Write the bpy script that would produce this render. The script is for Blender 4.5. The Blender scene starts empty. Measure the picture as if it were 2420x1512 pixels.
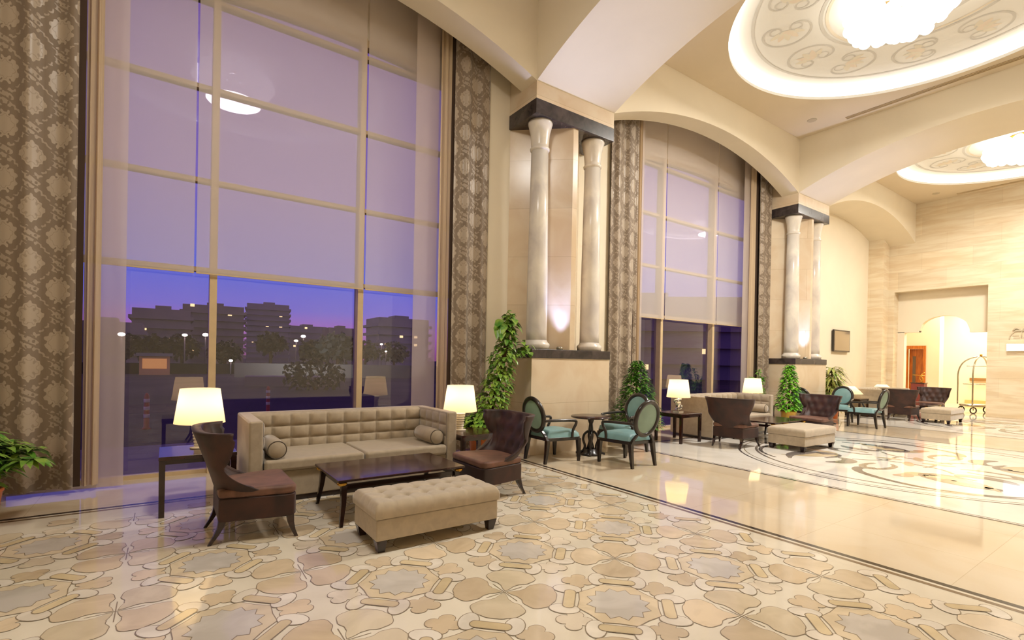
import bpy, bmesh, math, random
from math import sin, cos, pi, radians, hypot, atan2, sqrt
from mathutils import Vector, Matrix

random.seed(7)
S = bpy.context.scene
COL = S.collection

# ------------------------------------------------------------------ camera
F_PX, YAW, PITCH, ROLL, CY, EYE = 1169.0594, 0.6094, -0.0039, 0.0188, 857.2234, 1.5
fw = Vector((cos(PITCH) * sin(YAW), cos(PITCH) * cos(YAW), sin(PITCH)))
rt = Vector((cos(YAW), -sin(YAW), 0.0))
up = rt.cross(fw)
r2 = rt * cos(ROLL) + up * sin(ROLL)
u2 = up * cos(ROLL) - rt * sin(ROLL)
cam_d = bpy.data.cameras.new('camera')
cam_d.sensor_width = 36.0
cam_d.sensor_fit = 'HORIZONTAL'
cam_d.lens = F_PX / 2420.0 * 36.0
cam_d.shift_y = (CY - 756.0) / 2420.0
cam_d.clip_start = 0.05
cam_d.clip_end = 1000
cam = bpy.data.objects.new('camera', cam_d)
COL.objects.link(cam)
cam.matrix_world = Matrix(((r2.x, u2.x, -fw.x, 0), (r2.y, u2.y, -fw.y, 0), (r2.z, u2.z, -fw.z, EYE), (0, 0, 0, 1)))
S.camera = cam

S.view_settings.view_transform = 'Standard'
S.view_settings.look = 'None'
S.view_settings.gamma = 1.0
S.view_settings.use_curve_mapping = False
S.view_settings.exposure = 0.0
S.cycles.max_bounces = 8
S.cycles.diffuse_bounces = 4
S.cycles.glossy_bounces = 4
S.cycles.transparent_max_bounces = 16
S.cycles.sample_clamp_indirect = 4.0
S.cycles.caustics_reflective = False
S.cycles.caustics_refractive = False


def lin(c):
    return tuple((v / 255 / 12.92) if v / 255 <= 0.04045 else ((v / 255 + 0.055) / 1.055) ** 2.4 for v in c[:3])


# ------------------------------------------------------------------ world: dusk sky
W = bpy.data.worlds.new('dusk_sky')
S.world = W
W.use_nodes = True
nt = W.node_tree
nt.nodes.clear()
tc = nt.nodes.new('ShaderNodeTexCoord')
sx = nt.nodes.new('ShaderNodeSeparateXYZ')
nt.links.new(tc.outputs['Generated'], sx.inputs[0])
rmp = nt.nodes.new('ShaderNodeValToRGB')
nt.links.new(sx.outputs['Z'], rmp.inputs[0])
els = rmp.color_ramp.elements
els[0].position = 0.0
els[0].color = (*lin((128, 70, 120)), 1)
els[1].position = 1.0
els[1].color = (*lin((92, 66, 130)), 1)
for p, c in [(0.045, (150, 92, 168)), (0.085, (110, 98, 190)), (0.15, (84, 96, 200)), (0.3, (112, 92, 176)), (0.6, (106, 74, 140))]:
    e = els.new(p)
    e.color = (*lin(c), 1)
bg = nt.nodes.new('ShaderNodeBackground')
bg.inputs['Strength'].default_value = 1.2
nt.links.new(rmp.outputs[0], bg.inputs[0])
wo = nt.nodes.new('ShaderNodeOutputWorld')
nt.links.new(bg.outputs[0], wo.inputs[0])

# light strengths, tuned in one place
CH_W = [150, 490, 420]         # chandelier of each bay
COVE = [2.0, 8.0, 7.0]         # cove ring emission
LAMP_W = 5.0
WARM = (1.0, 0.80, 0.55)


# ------------------------------------------------------------------ materials
def _out(m):
    m.use_nodes = True
    n = m.node_tree
    n.nodes.clear()
    return n, n.nodes.new('ShaderNodeOutputMaterial')


def mat(name, col, rough=0.5, metal=0.0, noise=0.0, nscale=8.0, col2=None, sheen=0.0, bump=0.0, bscale=60.0, spec=0.5,
        coat=0.0, stretch=None, emis=None, estr=0.0, trans=0.0, detail=6.0):
    m = bpy.data.materials.new(name)
    n, o = _out(m)
    b = n.nodes.new('ShaderNodeBsdfPrincipled')
    n.links.new(b.outputs[0], o.inputs[0])
    b.inputs['Base Color'].default_value = (*lin(col), 1)
    b.inputs['Roughness'].default_value = rough
    b.inputs['Metallic'].default_value = metal
    b.inputs['Specular IOR Level'].default_value = spec
    if sheen:
        b.inputs['Sheen Weight'].default_value = sheen
        b.inputs['Sheen Roughness'].default_value = 0.4
    if coat:
        b.inputs['Coat Weight'].default_value = coat
        b.inputs['Coat Roughness'].default_value = 0.06
    if trans:
        b.inputs['Transmission Weight'].default_value = trans
    if emis:
        b.inputs['Emission Color'].default_value = (*lin(emis), 1)
        b.inputs['Emission Strength'].default_value = estr
    if noise or bump:
        t = n.nodes.new('ShaderNodeTexCoord')
        mp = n.nodes.new('ShaderNodeMapping')
        n.links.new(t.outputs['Object'], mp.inputs[0])
        if stretch:
            mp.inputs['Scale'].default_value = stretch
    if noise:
        nz = n.nodes.new('ShaderNodeTexNoise')
        nz.inputs['Scale'].default_value = nscale
        nz.inputs['Detail'].default_value = detail
        nz.inputs['Distortion'].default_value = 0.6
        n.links.new(mp.outputs[0], nz.inputs['Vector'])
        cr = n.nodes.new('ShaderNodeValToRGB')
        c2 = col2 or tuple(v * (1 - noise) for v in col)
        cr.color_ramp.elements[0].position = 0.35
        cr.color_ramp.elements[0].color = (*lin(c2), 1)
        cr.color_ramp.elements[1].position = 0.65
        cr.color_ramp.elements[1].color = (*lin(col), 1)
        n.links.new(nz.outputs[0], cr.inputs[0])
        n.links.new(cr.outputs[0], b.inputs['Base Color'])
    if bump:
        nb = n.nodes.new('ShaderNodeTexNoise')
        nb.inputs['Scale'].default_value = bscale
        n.links.new(mp.outputs[0], nb.inputs['Vector'])
        bp = n.nodes.new('ShaderNodeBump')
        bp.inputs['Strength'].default_value = bump
        bp.inputs['Distance'].default_value = 0.01
        n.links.new(nb.outputs[0], bp.inputs['Height'])
        n.links.new(bp.outputs[0], b.inputs['Normal'])
    return m


def emit(name, col, strength, sample=True):
    m = bpy.data.materials.new(name)
    n, o = _out(m)
    e = n.nodes.new('ShaderNodeEmission')
    e.inputs[0].default_value = (*lin(col), 1)
    e.inputs[1].default_value = strength
    n.links.new(e.outputs[0], o.inputs[0])
    if not sample:
        m.cycles.emission_sampling = 'NONE'
    return m


def veil(name, col, clear, tcol=(1, 1, 1), tlu=0.5):
    """thin woven cloth: part of the light passes straight through"""
    m = bpy.data.materials.new(name)
    n, o = _out(m)
    d = n.nodes.new('ShaderNodeBsdfDiffuse')
    d.inputs[0].default_value = (*lin(col), 1)
    t = n.nodes.new('ShaderNodeBsdfTranslucent')
    t.inputs[0].default_value = (*lin(col), 1)
    mx = n.nodes.new('ShaderNodeMixShader')
    mx.inputs[0].default_value = tlu
    n.links.new(d.outputs[0], mx.inputs[1])
    n.links.new(t.outputs[0], mx.inputs[2])
    tr = n.nodes.new('ShaderNodeBsdfTransparent')
    tr.inputs[0].default_value = (*tcol, 1)
    m2 = n.nodes.new('ShaderNodeMixShader')
    m2.inputs[0].default_value = clear
    n.links.new(mx.outputs[0], m2.inputs[1])
    n.links.new(tr.outputs[0], m2.inputs[2])
    n.links.new(m2.outputs[0], o.inputs[0])
    return m


def glass_mat(name, tint=(1, 1, 1), boost=1.0, rough=0.0, ior=1.6):
    m = bpy.data.materials.new(name)
    n, o = _out(m)
    tr = n.nodes.new('ShaderNodeBsdfTransparent')
    tr.inputs[0].default_value = (*tint, 1)
    g = n.nodes.new('ShaderNodeBsdfGlossy')
    g.inputs['Roughness'].default_value = rough
    fr = n.nodes.new('ShaderNodeFresnel')
    fr.inputs[0].default_value = ior
    mu = n.nodes.new('ShaderNodeMath')
    mu.operation = 'MULTIPLY'
    mu.use_clamp = True
    mu.inputs[1].default_value = boost
    n.links.new(fr.outputs[0], mu.inputs[0])
    mx = n.nodes.new('ShaderNodeMixShader')
    n.links.new(mu.outputs[0], mx.inputs[0])
    n.links.new(tr.outputs[0], mx.inputs[1])
    n.links.new(g.outputs[0], mx.inputs[2])
    n.links.new(mx.outputs[0], o.inputs[0])
    return m


def inlay_mat(name, rough, scale=3.0, lo=0.86):
    """stone inlay: each piece keeps its own stone colour (attribute), veined by noise"""
    m = bpy.data.materials.new(name)
    n, o = _out(m)
    b = n.nodes.new('ShaderNodeBsdfPrincipled')
    n.links.new(b.outputs[0], o.inputs[0])
    b.inputs['Roughness'].default_value = rough
    a = n.nodes.new('ShaderNodeAttribute')
    a.attribute_name = 'stone'
    t = n.nodes.new('ShaderNodeTexCoord')
    nz = n.nodes.new('ShaderNodeTexNoise')
    nz.inputs['Scale'].default_value = scale
    nz.inputs['Detail'].default_value = 8
    nz.inputs['Distortion'].default_value = 1.2
    n.links.new(t.outputs['Object'], nz.inputs['Vector'])
    cr = n.nodes.new('ShaderNodeValToRGB')
    cr.color_ramp.elements[0].position = 0.38
    cr.color_ramp.elements[0].color = (lo, lo * 0.985, lo * 0.96, 1)
    cr.color_ramp.elements[1].position = 0.6
    cr.color_ramp.elements[1].color = (1, 1, 1, 1)
    n.links.new(nz.outputs[0], cr.inputs[0])
    mx = n.nodes.new('ShaderNodeMix')
    mx.data_type = 'RGBA'
    mx.blend_type = 'MULTIPLY'
    mx.inputs[0].default_value = 1.0
    n.links.new(a.outputs['Color'], mx.inputs[6])
    n.links.new(cr.outputs[0], mx.inputs[7])
    n.links.new(mx.outputs[2], b.inputs['Base Color'])
    return m


def tile_mat(name, col, joint, w, h, rough, noise_col, off=0.5, axes='XY', mortar=0.004, nscale=2.5, stretch=(1, 1, 1), spec=0.5):
    m = bpy.data.materials.new(name)
    n, o = _out(m)
    b = n.nodes.new('ShaderNodeBsdfPrincipled')
    b.inputs['Roughness'].default_value = rough
    b.inputs['Specular IOR Level'].default_value = spec
    n.links.new(b.outputs[0], o.inputs[0])
    t = n.nodes.new('ShaderNodeTexCoord')
    s = n.nodes.new('ShaderNodeSeparateXYZ')
    n.links.new(t.outputs['Object'], s.inputs[0])
    c = n.nodes.new('ShaderNodeCombineXYZ')
    n.links.new(s.outputs[axes[0]], c.inputs[0])
    n.links.new(s.outputs[axes[1]], c.inputs[1])
    br = n.nodes.new('ShaderNodeTexBrick')
    br.offset = off
    br.inputs['Scale'].default_value = 1.0
    br.inputs['Mortar Size'].default_value = mortar
    br.inputs['Mortar Smooth'].default_value = 0.3
    br.inputs['Brick Width'].default_value = w
    br.inputs['Row Height'].default_value = h
    br.inputs['Color1'].default_value = (*lin(col), 1)
    br.inputs['Color2'].default_value = (*lin(tuple(v * 0.955 for v in col)), 1)
    br.inputs['Mortar'].default_value = (*lin(joint), 1)
    n.links.new(c.outputs[0], br.inputs['Vector'])
    mp = n.nodes.new('ShaderNodeMapping')
    mp.inputs['Scale'].default_value = stretch
    n.links.new(t.outputs['Object'], mp.inputs[0])
    nz = n.nodes.new('ShaderNodeTexNoise')
    nz.inputs['Scale'].default_value = nscale
    nz.inputs['Detail'].default_value = 8
    nz.inputs['Distortion'].default_value = 0.8
    n.links.new(mp.outputs[0], nz.inputs['Vector'])
    cr = n.nodes.new('ShaderNodeValToRGB')
    cr.color_ramp.elements[0].position = 0.36
    cr.color_ramp.elements[0].color = (*[v / 255 for v in noise_col], 1)
    cr.color_ramp.elements[1].position = 0.62
    cr.color_ramp.elements[1].color = (1, 1, 1, 1)
    n.links.new(nz.outputs[0], cr.inputs[0])
    mx = n.nodes.new('ShaderNodeMix')
    mx.data_type = 'RGBA'
    mx.blend_type = 'MULTIPLY'
    mx.inputs[0].default_value = 1.0
    n.links.new(br.outputs[0], mx.inputs[6])
    n.links.new(cr.outputs[0], mx.inputs[7])
    n.links.new(mx.outputs[2], b.inputs['Base Color'])
    return m


def damask_mat(name, base, light, a=0.215, bb=0.27):
    """woven damask: staggered medallions inside ogee frames"""
    m = bpy.data.materials.new(name)
    n, o = _out(m)
    b = n.nodes.new('ShaderNodeBsdfPrincipled')
    b.inputs['Roughness'].default_value = 0.55
    b.inputs['Sheen Weight'].default_value = 0.3
    n.links.new(b.outputs[0], o.inputs[0])
    uv = n.nodes.new('ShaderNodeUVMap')
    uv.uv_map = 'UVMap'
    nz = n.nodes.new('ShaderNodeTexNoise')
    nz.inputs['Scale'].default_value = 16
    nz.inputs['Detail'].default_value = 2
    n.links.new(uv.outputs[0], nz.inputs['Vector'])
    vm = n.nodes.new('ShaderNodeVectorMath')
    vm.operation = 'MULTIPLY_ADD'
    vm.inputs[1].default_value = (0.03, 0.03, 0)
    n.links.new(nz.outputs['Color'], vm.inputs[0])
    n.links.new(uv.outputs[0], vm.inputs[2])
    s = n.nodes.new('ShaderNodeSeparateXYZ')
    n.links.new(vm.outputs[0], s.inputs[0])

    def M(op, x, y=None, z=None):
        q = n.nodes.new('ShaderNodeMath')
        q.operation = op
        for i, v in enumerate((x, y, z)):
            if v is None:
                continue
            if isinstance(v, (int, float)):
                q.inputs[i].default_value = v
            else:
                n.links.new(v, q.inputs[i])
        return q.outputs[0]
    cu = M('COSINE', M('MULTIPLY', s.outputs[0], 2 * pi / (2 * a)))
    cv = M('COSINE', M('MULTIPLY', s.outputs[1], 2 * pi / (2 * bb)))
    q = M('ADD', cu, cv)
    p = M('ABSOLUTE', q)
    pet = M('MULTIPLY', M('COSINE', M('MULTIPLY', s.outputs[0], 7 * pi / a)), M('COSINE', M('MULTIPLY', s.outputs[1], 6 * pi / bb)))
    med = M('GREATER_THAN', M('ADD', p, M('MULTIPLY', pet, 0.3)), 1.12)
    vein = M('LESS_THAN', M('ABSOLUTE', M('SUBTRACT', M('ADD', p, M('MULTIPLY', pet, 0.22)), 1.55)), 0.05)
    med = M('SUBTRACT', med, M('MULTIPLY', vein, 0.55))
    fr = M('LESS_THAN', M('ABSOLUTE', M('ADD', q, M('MULTIPLY', pet, 0.28))), 0.24)
    lf = M('GREATER_THAN', M('SINE', M('MULTIPLY', M('ADD', s.outputs[1], M('MULTIPLY', M('ABSOLUTE', s.outputs[0]), 0.6)), 7 * pi / bb)), -0.6)
    fac = M('MAXIMUM', med, M('MULTIPLY', M('MULTIPLY', fr, lf), 0.8))
    mx = n.nodes.new('ShaderNodeMix')
    mx.data_type = 'RGBA'
    n.links.new(fac, mx.inputs[0])
    mx.inputs[6].default_value = (*lin(base), 1)
    mx.inputs[7].default_value = (*lin(light), 1)
    n.links.new(mx.outputs[2], b.inputs['Base Color'])
    rr = n.nodes.new('ShaderNodeMapRange')
    rr.inputs[3].default_value = 0.65
    rr.inputs[4].default_value = 0.38
    n.links.new(fac, rr.inputs[0])
    n.links.new(rr.outputs[0], b.inputs['Roughness'])
    return m


PLASTER = (236, 224, 200)
M_ = {}
M_['plaster'] = mat('cream_plaster', PLASTER, 0.75, noise=0.03, nscale=0.6, bump=0.03, bscale=40)
M_['ceiling'] = mat('ceiling_paint', (226, 210, 182), 0.8, noise=0.03, nscale=0.5)
M_['pier'] = tile_mat('pier_marble', (226, 208, 180), (190, 168, 138), 4.0, 0.82, 0.22, (232, 214, 196), axes='XZ', mortar=0.003, nscale=1.6)
M_['farwall'] = tile_mat('travertine_wall', (232, 218, 190), (208, 190, 160), 1.35, 0.62, 0.35, (226, 206, 182), axes='YZ', mortar=0.003, nscale=1.5, stretch=(1, .6, 5))
M_['dark_marble'] = mat('dark_marble', (74, 64, 62), 0.2, noise=0.5, nscale=6, col2=(44, 38, 38), detail=10)
M_['col_marble'] = mat('white_veined_marble', (236, 228, 214), 0.25, noise=0.3, nscale=1.8, col2=(202, 194, 188), stretch=(1.4, 1.4, 0.9), detail=8)
M_['floor'] = tile_mat('cream_marble_floor', (226, 210, 184), (204, 186, 158), 1.05, 1.05, 0.05, (238, 226, 208), off=0.0, mortar=0.003, nscale=1.2, spec=0.6)
M_['inlay'] = inlay_mat('stone_inlay', 0.09)
M_['inlay2'] = inlay_mat('white_marble_inlay', 0.05, 1.2, 0.9)
M_['paint'] = inlay_mat('painted_dome', 0.85, 2.0, 0.97)
M_['sofa'] = mat('greige_velvet', (176, 160, 136), 0.8, noise=0.06, nscale=14, sheen=0.5, bump=0.05, bscale=400)
M_['bench'] = mat('greige_velvet_bench', (184, 168, 144), 0.8, noise=0.06, nscale=14, sheen=0.5, bump=0.05, bscale=400)
M_['piping'] = mat('taupe_piping', (92, 80, 66), 0.7)
M_['brown'] = mat('chocolate_velvet', (64, 34, 24), 0.55, noise=0.35, nscale=5, col2=(38, 20, 15), sheen=0.08, bump=0.05, bscale=300)
M_['brown_seat'] = mat('brown_velvet_seat_sheen', (128, 88, 70), 0.6, noise=0.25, nscale=5, col2=(92, 62, 48), sheen=0.12)  # paler than the chair velvet: sheen on the seat top put into the colour
M_['wood'] = mat('dark_mahogany', (46, 22, 16), 0.22, noise=0.3, nscale=7, col2=(26, 12, 10), coat=0.4, stretch=(1, 1, 6))
M_['top_wood'] = mat('polished_mahogany_top', (60, 26, 20), 0.16, noise=0.3, nscale=6, col2=(30, 12, 12), coat=0.25, stretch=(1, 6, 1))
M_['ebony'] = mat('ebony_stained_wood', (40, 30, 24), 0.3, noise=0.3, nscale=9, col2=(22, 16, 14), coat=0.3)
M_['blue'] = mat('teal_leather', (128, 170, 172), 0.42, noise=0.10, nscale=4, coat=0.1)
M_['blue_back'] = mat('sage_leather', (138, 166, 152), 0.5, noise=0.08, nscale=4)
M_['brass'] = mat('brass', (206, 160, 70), 0.25, 1.0)
M_['chrome'] = mat('brushed_steel', (170, 165, 150), 0.25, 1.0)
M_['ceramic'] = mat('white_ceramic', (236, 230, 218), 0.15, coat=0.5)
M_['crystal'] = mat('silvered_glass', (232, 232, 228), 0.08, 0.75)
M_['frame'] = mat('champagne_frame', (206, 182, 142), 0.4, 0.0, noise=0.04)
M_['glass'] = glass_mat('window_glass', (0.93, 0.94, 0.97), 2.5)
M_['blind'] = veil('roller_blind_cloth', (236, 226, 214), 0.43, (0.95, 0.92, 1.0), 0.25)
M_['sheer'] = veil('sheer_voile', (236, 222, 208), 0.36, (1, 0.97, 1.0), 0.45)
M_['sheer_fold'] = veil('gathered_voile', (214, 192, 160), 0.03, (1, 1, 1), 0.35)
M_['damask'] = damask_mat('damask_cloth', (124, 107, 88), (166, 150, 130))
M_['gap_shade'] = mat('curtain_gap_shade', (70, 52, 38), 0.9)  # dark colour imitating the shade in the gap beside the drapes
M_['leaf'] = mat('pothos_leaf', (70, 128, 34), 0.35, noise=0.5, nscale=9, col2=(150, 178, 70), sheen=0.1)
M_['leaf_dark'] = mat('ficus_leaf', (104, 156, 52), 0.35, noise=0.5, nscale=12, col2=(36, 84, 24))
M_['leaf_bright'] = mat('bright_palm_leaf', (140, 200, 60), 0.4, noise=0.4, nscale=9, col2=(84, 160, 36))
M_['leaf_var'] = mat('striped_dracaena_leaf', (96, 132, 52), 0.35, noise=0.6, nscale=14, col2=(214, 206, 120), stretch=(1, 1, .3))
M_['moss'] = mat('moss_pole', (92, 62, 34), 0.95, noise=0.4, nscale=30)
M_['terracotta'] = mat('orange_glazed_pot', (214, 112, 40), 0.35)
M_['goldpot'] = mat('gold_planter', (190, 150, 60), 0.3, 0.5)
M_['soil'] = mat('potting_soil', (50, 36, 26), 0.95, noise=0.4, nscale=40)
M_['stem'] = mat('green_stem', (84, 104, 44), 0.6)
M_['tv_frame'] = mat('black_plastic', (44, 36, 32), 0.35)
M_['tv'] = mat('dark_screen', (92, 74, 60), 0.12, coat=0.6)
M_['door'] = mat('orange_oak_door', (196, 112, 30), 0.35, noise=0.25, nscale=5, col2=(160, 84, 20), stretch=(4, 4, .5))
M_['vent'] = mat('slot_diffuser', (190, 176, 150), 0.6)
M_['grey'] = mat('emblem_bronze', (190, 176, 148), 0.5)
M_['gold_light'] = emit('globe_glow', (255, 246, 228), 4.0, False)
M_['shade'] = None


# ------------------------------------------------------------------ mesh builder
class B:
    def __init__(s):
        s.v = []
        s.f = []
        s.sm = []
        s.c = None

    def add(s, vs, fs, smooth=False):
        k = len(s.v)
        s.v += [tuple(p) for p in vs]
        for f in fs:
            s.f.append(tuple(i + k for i in f))
            s.sm.append(smooth)
        return s

    def box(s, x0, x1, y0, y1, z0, z1):
        vs = [(x, y, z) for z in (z0, z1) for y in (y0, y1) for x in (x0, x1)]
        return s.add(vs, [(0, 2, 3, 1), (4, 5, 7, 6), (0, 1, 5, 4), (2, 6, 7, 3), (0, 4, 6, 2), (1, 3, 7, 5)])

    def frustum(s, c0, h0, c1, h1):
        """square-section tapered bar from centre c0 (half sizes h0) to c1"""
        vs = []
        for c, h in ((c0, h0), (c1, h1)):
            for dx, dy in ((-1, -1), (1, -1), (1, 1), (-1, 1)):
                vs.append((c[0] + dx * h[0], c[1] + dy * h[1], c[2]))
        return s.add(vs, [(3, 2, 1, 0), (4, 5, 6, 7), (0, 1, 5, 4), (1, 2, 6, 5), (2, 3, 7, 6), (3, 0, 4, 7)])

    def chain(s, pts, hs):
        """square-section bar through several centres"""
        vs = []
        for c, h in zip(pts, hs):
            for dx, dy in ((-1, -1), (1, -1), (1, 1), (-1, 1)):
                vs.append((c[0] + dx * h, c[1] + dy * h, c[2]))
        fs = [(3, 2, 1, 0)]
        n = len(pts)
        for i in range(n - 1):
            a = i * 4
            for k in range(4):
                fs.append((a + k, a + (k + 1) % 4, a + 4 + (k + 1) % 4, a + 4 + k))
        a = (n - 1) * 4
        fs.append((a, a + 1, a + 2, a + 3))
        return s.add(vs, fs, False)

    def lathe(s, prof, c=(0, 0, 0), n=32, smooth=True, sx=1.0, sy=1.0, caps=True):
        vs = []
        for r, z in prof:
            for i in range(n):
                a = 2 * pi * i / n
                vs.append((c[0] + r * cos(a) * sx, c[1] + r * sin(a) * sy, c[2] + z))
        fs = []
        for j in range(len(prof) - 1):
            for i in range(n):
                i2 = (i + 1) % n
                fs.append((j * n + i, j * n + i2, (j + 1) * n + i2, (j + 1) * n + i))
        s.add(vs, fs, smooth)
        k = len(s.v) - len(vs)
        if caps and prof[0][0] > 1e-6:
            s.f.append(tuple(k + i for i in reversed(range(n))))
            s.sm.append(False)
        if caps and prof[-1][0] > 1e-6:
            b0 = k + (len(prof) - 1) * n
            s.f.append(tuple(b0 + i for i in range(n)))
            s.sm.append(False)
        return s

    def tube(s, pts, r, n=8, closed=False, flat=1.0):
        pts = [Vector(p) for p in pts]
        m = len(pts)
        rs = r if isinstance(r, (list, tuple)) else [r] * m
        vs = []
        prev = None
        for i, p in enumerate(pts):
            if closed:
                t = (pts[(i + 1) % m] - pts[i - 1]).normalized()
            else:
                t = (pts[min(i + 1, m - 1)] - pts[max(i - 1, 0)]).normalized()
            if prev is None:
                a = Vector((0, 0, 1)) if abs(t.z) < 0.9 else Vector((1, 0, 0))
                prev = (a - t * a.dot(t)).normalized()
            else:
                prev = (prev - t * prev.dot(t)).normalized()
            q = t.cross(prev)
            for k in range(n):
                a = 2 * pi * k / n
                vs.append(p + prev * (cos(a) * rs[i]) + q * (sin(a) * rs[i] * flat))
        fs = []
        for i in range(m if closed else m - 1):
            for k in range(n):
                j = (i + 1) % m
                fs.append((i * n + k, i * n + (k + 1) % n, j * n + (k + 1) % n, j * n + k))
        s.add(vs, fs, True)
        if not closed:
            k = len(s.v) - len(vs)
            s.f.append(tuple(k + i for i in reversed(range(n))))
            s.sm.append(False)
            k2 = k + (m - 1) * n
            s.f.append(tuple(k2 + i for i in range(n)))
            s.sm.append(False)
        return s

    def prism(s, poly, axis, a, b):
        """extrude a 2D polygon; axis 'z': (x,y); 'y': (x,z); 'x': (y,z)"""
        def P(p, t):
            return {'z': (p[0], p[1], t), 'y': (p[0], t, p[1]), 'x': (t, p[0], p[1])}[axis]
        n = len(poly)
        vs = [P(p, a) for p in poly] + [P(p, b) for p in poly]
        fs = [tuple(range(n)), tuple(reversed(range(n, 2 * n)))]
        for i in range(n):
            j = (i + 1) % n
            fs.append((i, i + n, j + n, j))
        return s.add(vs, fs)

    def grid(s, fn, nu, nv, smooth=True, closed_u=False):
        vs = [fn(i / (nu - (0 if closed_u else 1)), j / (nv - 1)) for j in range(nv) for i in range(nu)]
        fs = []
        for j in range(nv - 1):
            for i in range(nu if closed_u else nu - 1):
                i2 = (i + 1) % nu
                fs.append((j * nu + i, j * nu + i2, (j + 1) * nu + i2, (j + 1) * nu + i))
        return s.add(vs, fs, smooth)

    def sphere(s, c, r, nu=12, nv=8, sz=1.0):
        def fn(u, v):
            a = 2 * pi * u
            b = pi * (v - 0.5)
            return (c[0] + r * cos(b) * cos(a), c[1] + r * cos(b) * sin(a), c[2] + r * sin(b) * sz)
        return s.grid(fn, nu, nv, True, True)

    def build(s, name, m, parent=None, bevel=0.0, seg=2, sub=0, fix=True, weld=False):
        me = bpy.data.meshes.new(name)
        me.from_pydata(s.v, [], s.f)
        me.polygons.foreach_set('use_smooth', s.sm)
        if weld or fix:
            bm = bmesh.new()
            bm.from_mesh(me)
            if weld:
                bmesh.ops.remove_doubles(bm, verts=bm.verts, dist=1e-5)
            if fix:
                bmesh.ops.recalc_face_normals(bm, faces=bm.faces)
            bm.to_mesh(me)
            bm.free()
        me.materials.append(m)
        o = bpy.data.objects.new(name, me)
        COL.objects.link(o)
        if parent is not None:
            o.parent = parent
        if bevel:
            md = o.modifiers.new('bevel', 'BEVEL')
            md.width = bevel
            md.segments = seg
            md.limit_method = 'ANGLE'
            md.angle_limit = radians(40)
            for p in me.polygons:
                p.use_smooth = True
            md.harden_normals = True
        if sub:
            md = o.modifiers.new('sub', 'SUBSURF')
            md.levels = md.render_levels = sub
        return o


def thing(name, label, cat, loc=(0, 0, 0), rot=0.0, group=None):
    o = bpy.data.objects.new(name, None)
    COL.objects.link(o)
    o.empty_display_size = 0.1
    o.location = loc
    o.rotation_euler = (0, 0, rot)
    o['label'] = label
    o['category'] = cat
    if group:
        o['group'] = group
    return o


def tag(o, label, cat, group=None):
    o['label'] = label
    o['category'] = cat
    if group:
        o['group'] = group
    return o


def struct(name, b, m, parent=None, **k):
    o = b.build(name, m, parent, **k)
    o['kind'] = 'structure'
    return o


def dup(root, loc, rot, label=None, group=None):
    r = root.copy()
    COL.objects.link(r)
    r.location = loc
    r.rotation_euler = (0, 0, rot)
    if label:
        r['label'] = label
    if group:
        r['group'] = group
    for ch in list(root.children):
        c = ch.copy()
        COL.objects.link(c)
        c.parent = r
        for g in ch.children:
            d = g.copy()
            COL.objects.link(d)
            d.parent = c
    return r


def light(kind, loc, power, col=(1, 1, 1), size=0.1, rot=None, parent=None, spot=None, sy=None):
    d = bpy.data.lights.new(kind.lower() + '_light', kind)
    d.energy = power
    d.color = col
    if kind == 'AREA':
        d.size = size
        if sy:
            d.shape = 'RECTANGLE'
            d.size_y = sy
    else:
        d.shadow_soft_size = size
    if spot:
        d.spot_size = spot
        d.spot_blend = 0.9
    o = bpy.data.objects.new(kind.lower() + '_light', d)
    COL.objects.link(o)
    o.location = loc
    if rot:
        o.rotation_euler = rot
    if parent is not None:
        o.parent = parent
    return o


# ------------------------------------------------------------------ measured layout (metres)
YF, YB = 6.268, 7.02          # pier front / wall plane behind
X1, PW, PER = 4.756, 1.744, 8.499
ZL1, ZL2, ZC1, ZC2 = 1.555, 1.70, 5.445, 5.681
ZCEIL, ZS, SAG = 7.33, 5.956, 0.66
BORD = 0.273
YW = 7.42
BC = [X1 - (PER - PW) / 2 + k * PER for k in range(3)]     # bay centres 1.378, 9.877, 18.376
HB = (PER - PW) / 2                                        # half bay 3.3775
DY, DR = 2.81, 2.87
YN = DY - (YF - DY)                                        # near side of the bays, -0.648
XFAR = X1 + 2 * PER                                        # 21.754
XL = BC[0] - HB - PW                                       # far left
YBACK = -3.4


# ------------------------------------------------------------------ 2D ribbons and plates for inlays
def col_mesh(name, pieces, m, parent=None, kind=None):
    """pieces: list of (polygon points 3D, colour)"""
    vs, fs, cs = [], [], []
    for q, (poly, c) in enumerate(pieces):
        k = len(vs)
        dz = (q % 9) * 0.00004 * (-1 if poly[0][2] > 5 else 1)
        vs += [(p[0], p[1], p[2] + dz) for p in poly]
        fs.append(tuple(range(k, k + len(poly))))
        cs.append(lin(c))
    me = bpy.data.meshes.new(name)
    me.from_pydata(vs, [], fs)
    at = me.attributes.new('stone', 'FLOAT_COLOR', 'CORNER')
    data = []
    for f, c in zip(fs, cs):
        data += [c[0], c[1], c[2], 1.0] * len(f)
    at.data.foreach_set('color', data)
    me.materials.append(m)
    o = bpy.data.objects.new(name, me)
    COL.objects.link(o)
    if parent is not None:
        o.parent = parent
    if kind:
        o['kind'] = kind
    return o


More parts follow.
